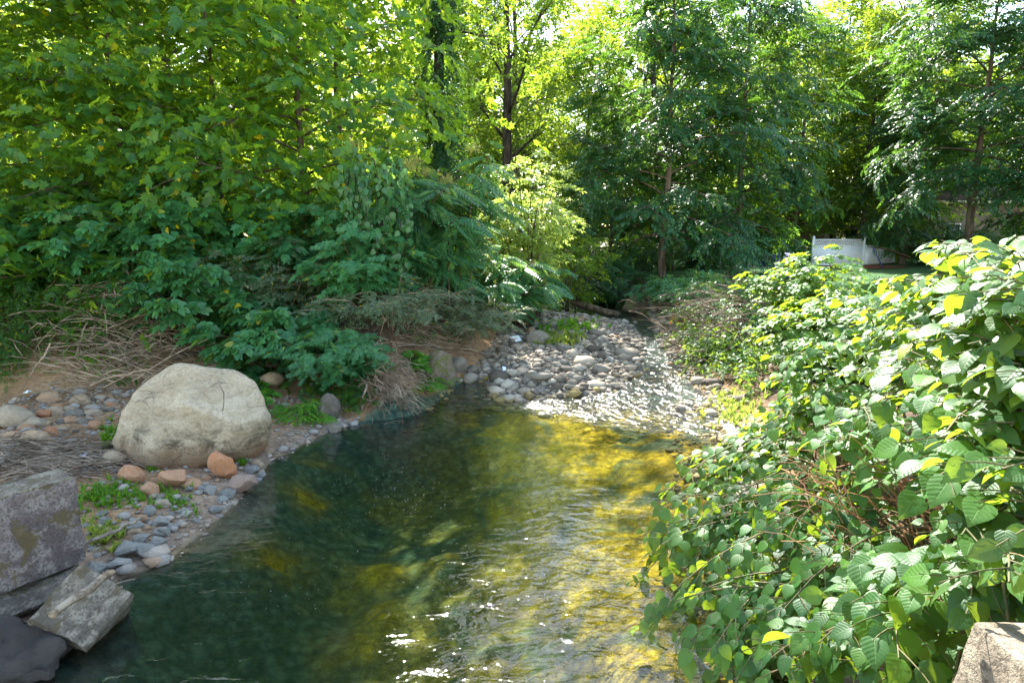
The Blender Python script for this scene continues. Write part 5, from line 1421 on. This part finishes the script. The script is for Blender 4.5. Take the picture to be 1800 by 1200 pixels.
house('ranch_house', 'low house with cream eave behind the blue lawn chairs and dark trees', 1195, 1482, 54, 376, M['fascia'], 8)
house('tan_house', 'house with mossy tan eave behind the bush at the right', 1612, 1905, 52, 354, M['fascia2'], 8)

# ------------------------------------------------------------------ light, sky, camera
SUN_EL, SUN_AZ = R(47), R(-10)
w = bpy.data.worlds.new('World'); SC.world = w; w.use_nodes = True
nt = w.node_tree; nt.nodes.clear()
wo = nt.nodes.new('ShaderNodeOutputWorld'); bg = nt.nodes.new('ShaderNodeBackground'); sk = nt.nodes.new('ShaderNodeTexSky')
sk.sky_type = 'NISHITA'; sk.sun_disc = False; sk.sun_elevation = SUN_EL; sk.sun_rotation = SUN_AZ
sk.air_density = 1.0; sk.dust_density = .3; sk.ozone_density = 1.6
bg.inputs['Strength'].default_value = .15
wm = nt.nodes.new('ShaderNodeMix'); wm.data_type = 'RGBA'; wm.blend_type = 'MULTIPLY'; wm.inputs[0].default_value = 1.0
wm.inputs[7].default_value = (1.17, 1.0, .80, 1)
nt.links.new(sk.outputs[0], wm.inputs[6]); nt.links.new(wm.outputs[2], bg.inputs[0]); nt.links.new(bg.outputs[0], wo.inputs[0])
sd = bpy.data.lights.new('sun', 'SUN'); sd.energy = 4.6; sd.angle = R(.53); sd.color = (1, .955, .87)
so = bpy.data.objects.new('sun', sd); COL.objects.link(so)
dirv = Vector((math.sin(SUN_AZ) * math.cos(SUN_EL), math.cos(SUN_AZ) * math.cos(SUN_EL), math.sin(SUN_EL)))
so.rotation_euler = dirv.to_track_quat('Z', 'Y').to_euler(); so.location = (0, 0, 30)

cd = bpy.data.cameras.new('camera'); cam = bpy.data.objects.new('camera', cd); COL.objects.link(cam)
cd.sensor_width = 36; cd.lens = FPX / 1800 * 36; cd.clip_end = 2000; cd.clip_start = .05
cam.location = (0, 0, HC); cam.rotation_euler = (PI / 2 - PITCH, 0, 0)
SC.camera = cam
SC.view_settings.view_transform = 'Standard'; SC.view_settings.look = 'None'
SC.view_settings.exposure = 2.72; SC.view_settings.gamma = 1.0
cy = SC.cycles
cy.max_bounces = 8; cy.diffuse_bounces = 4; cy.glossy_bounces = 3; cy.transmission_bounces = 5; cy.transparent_max_bounces = 8; cy.volume_bounces = 0
cy.sample_clamp_indirect = 6.0
cy.use_denoising = True
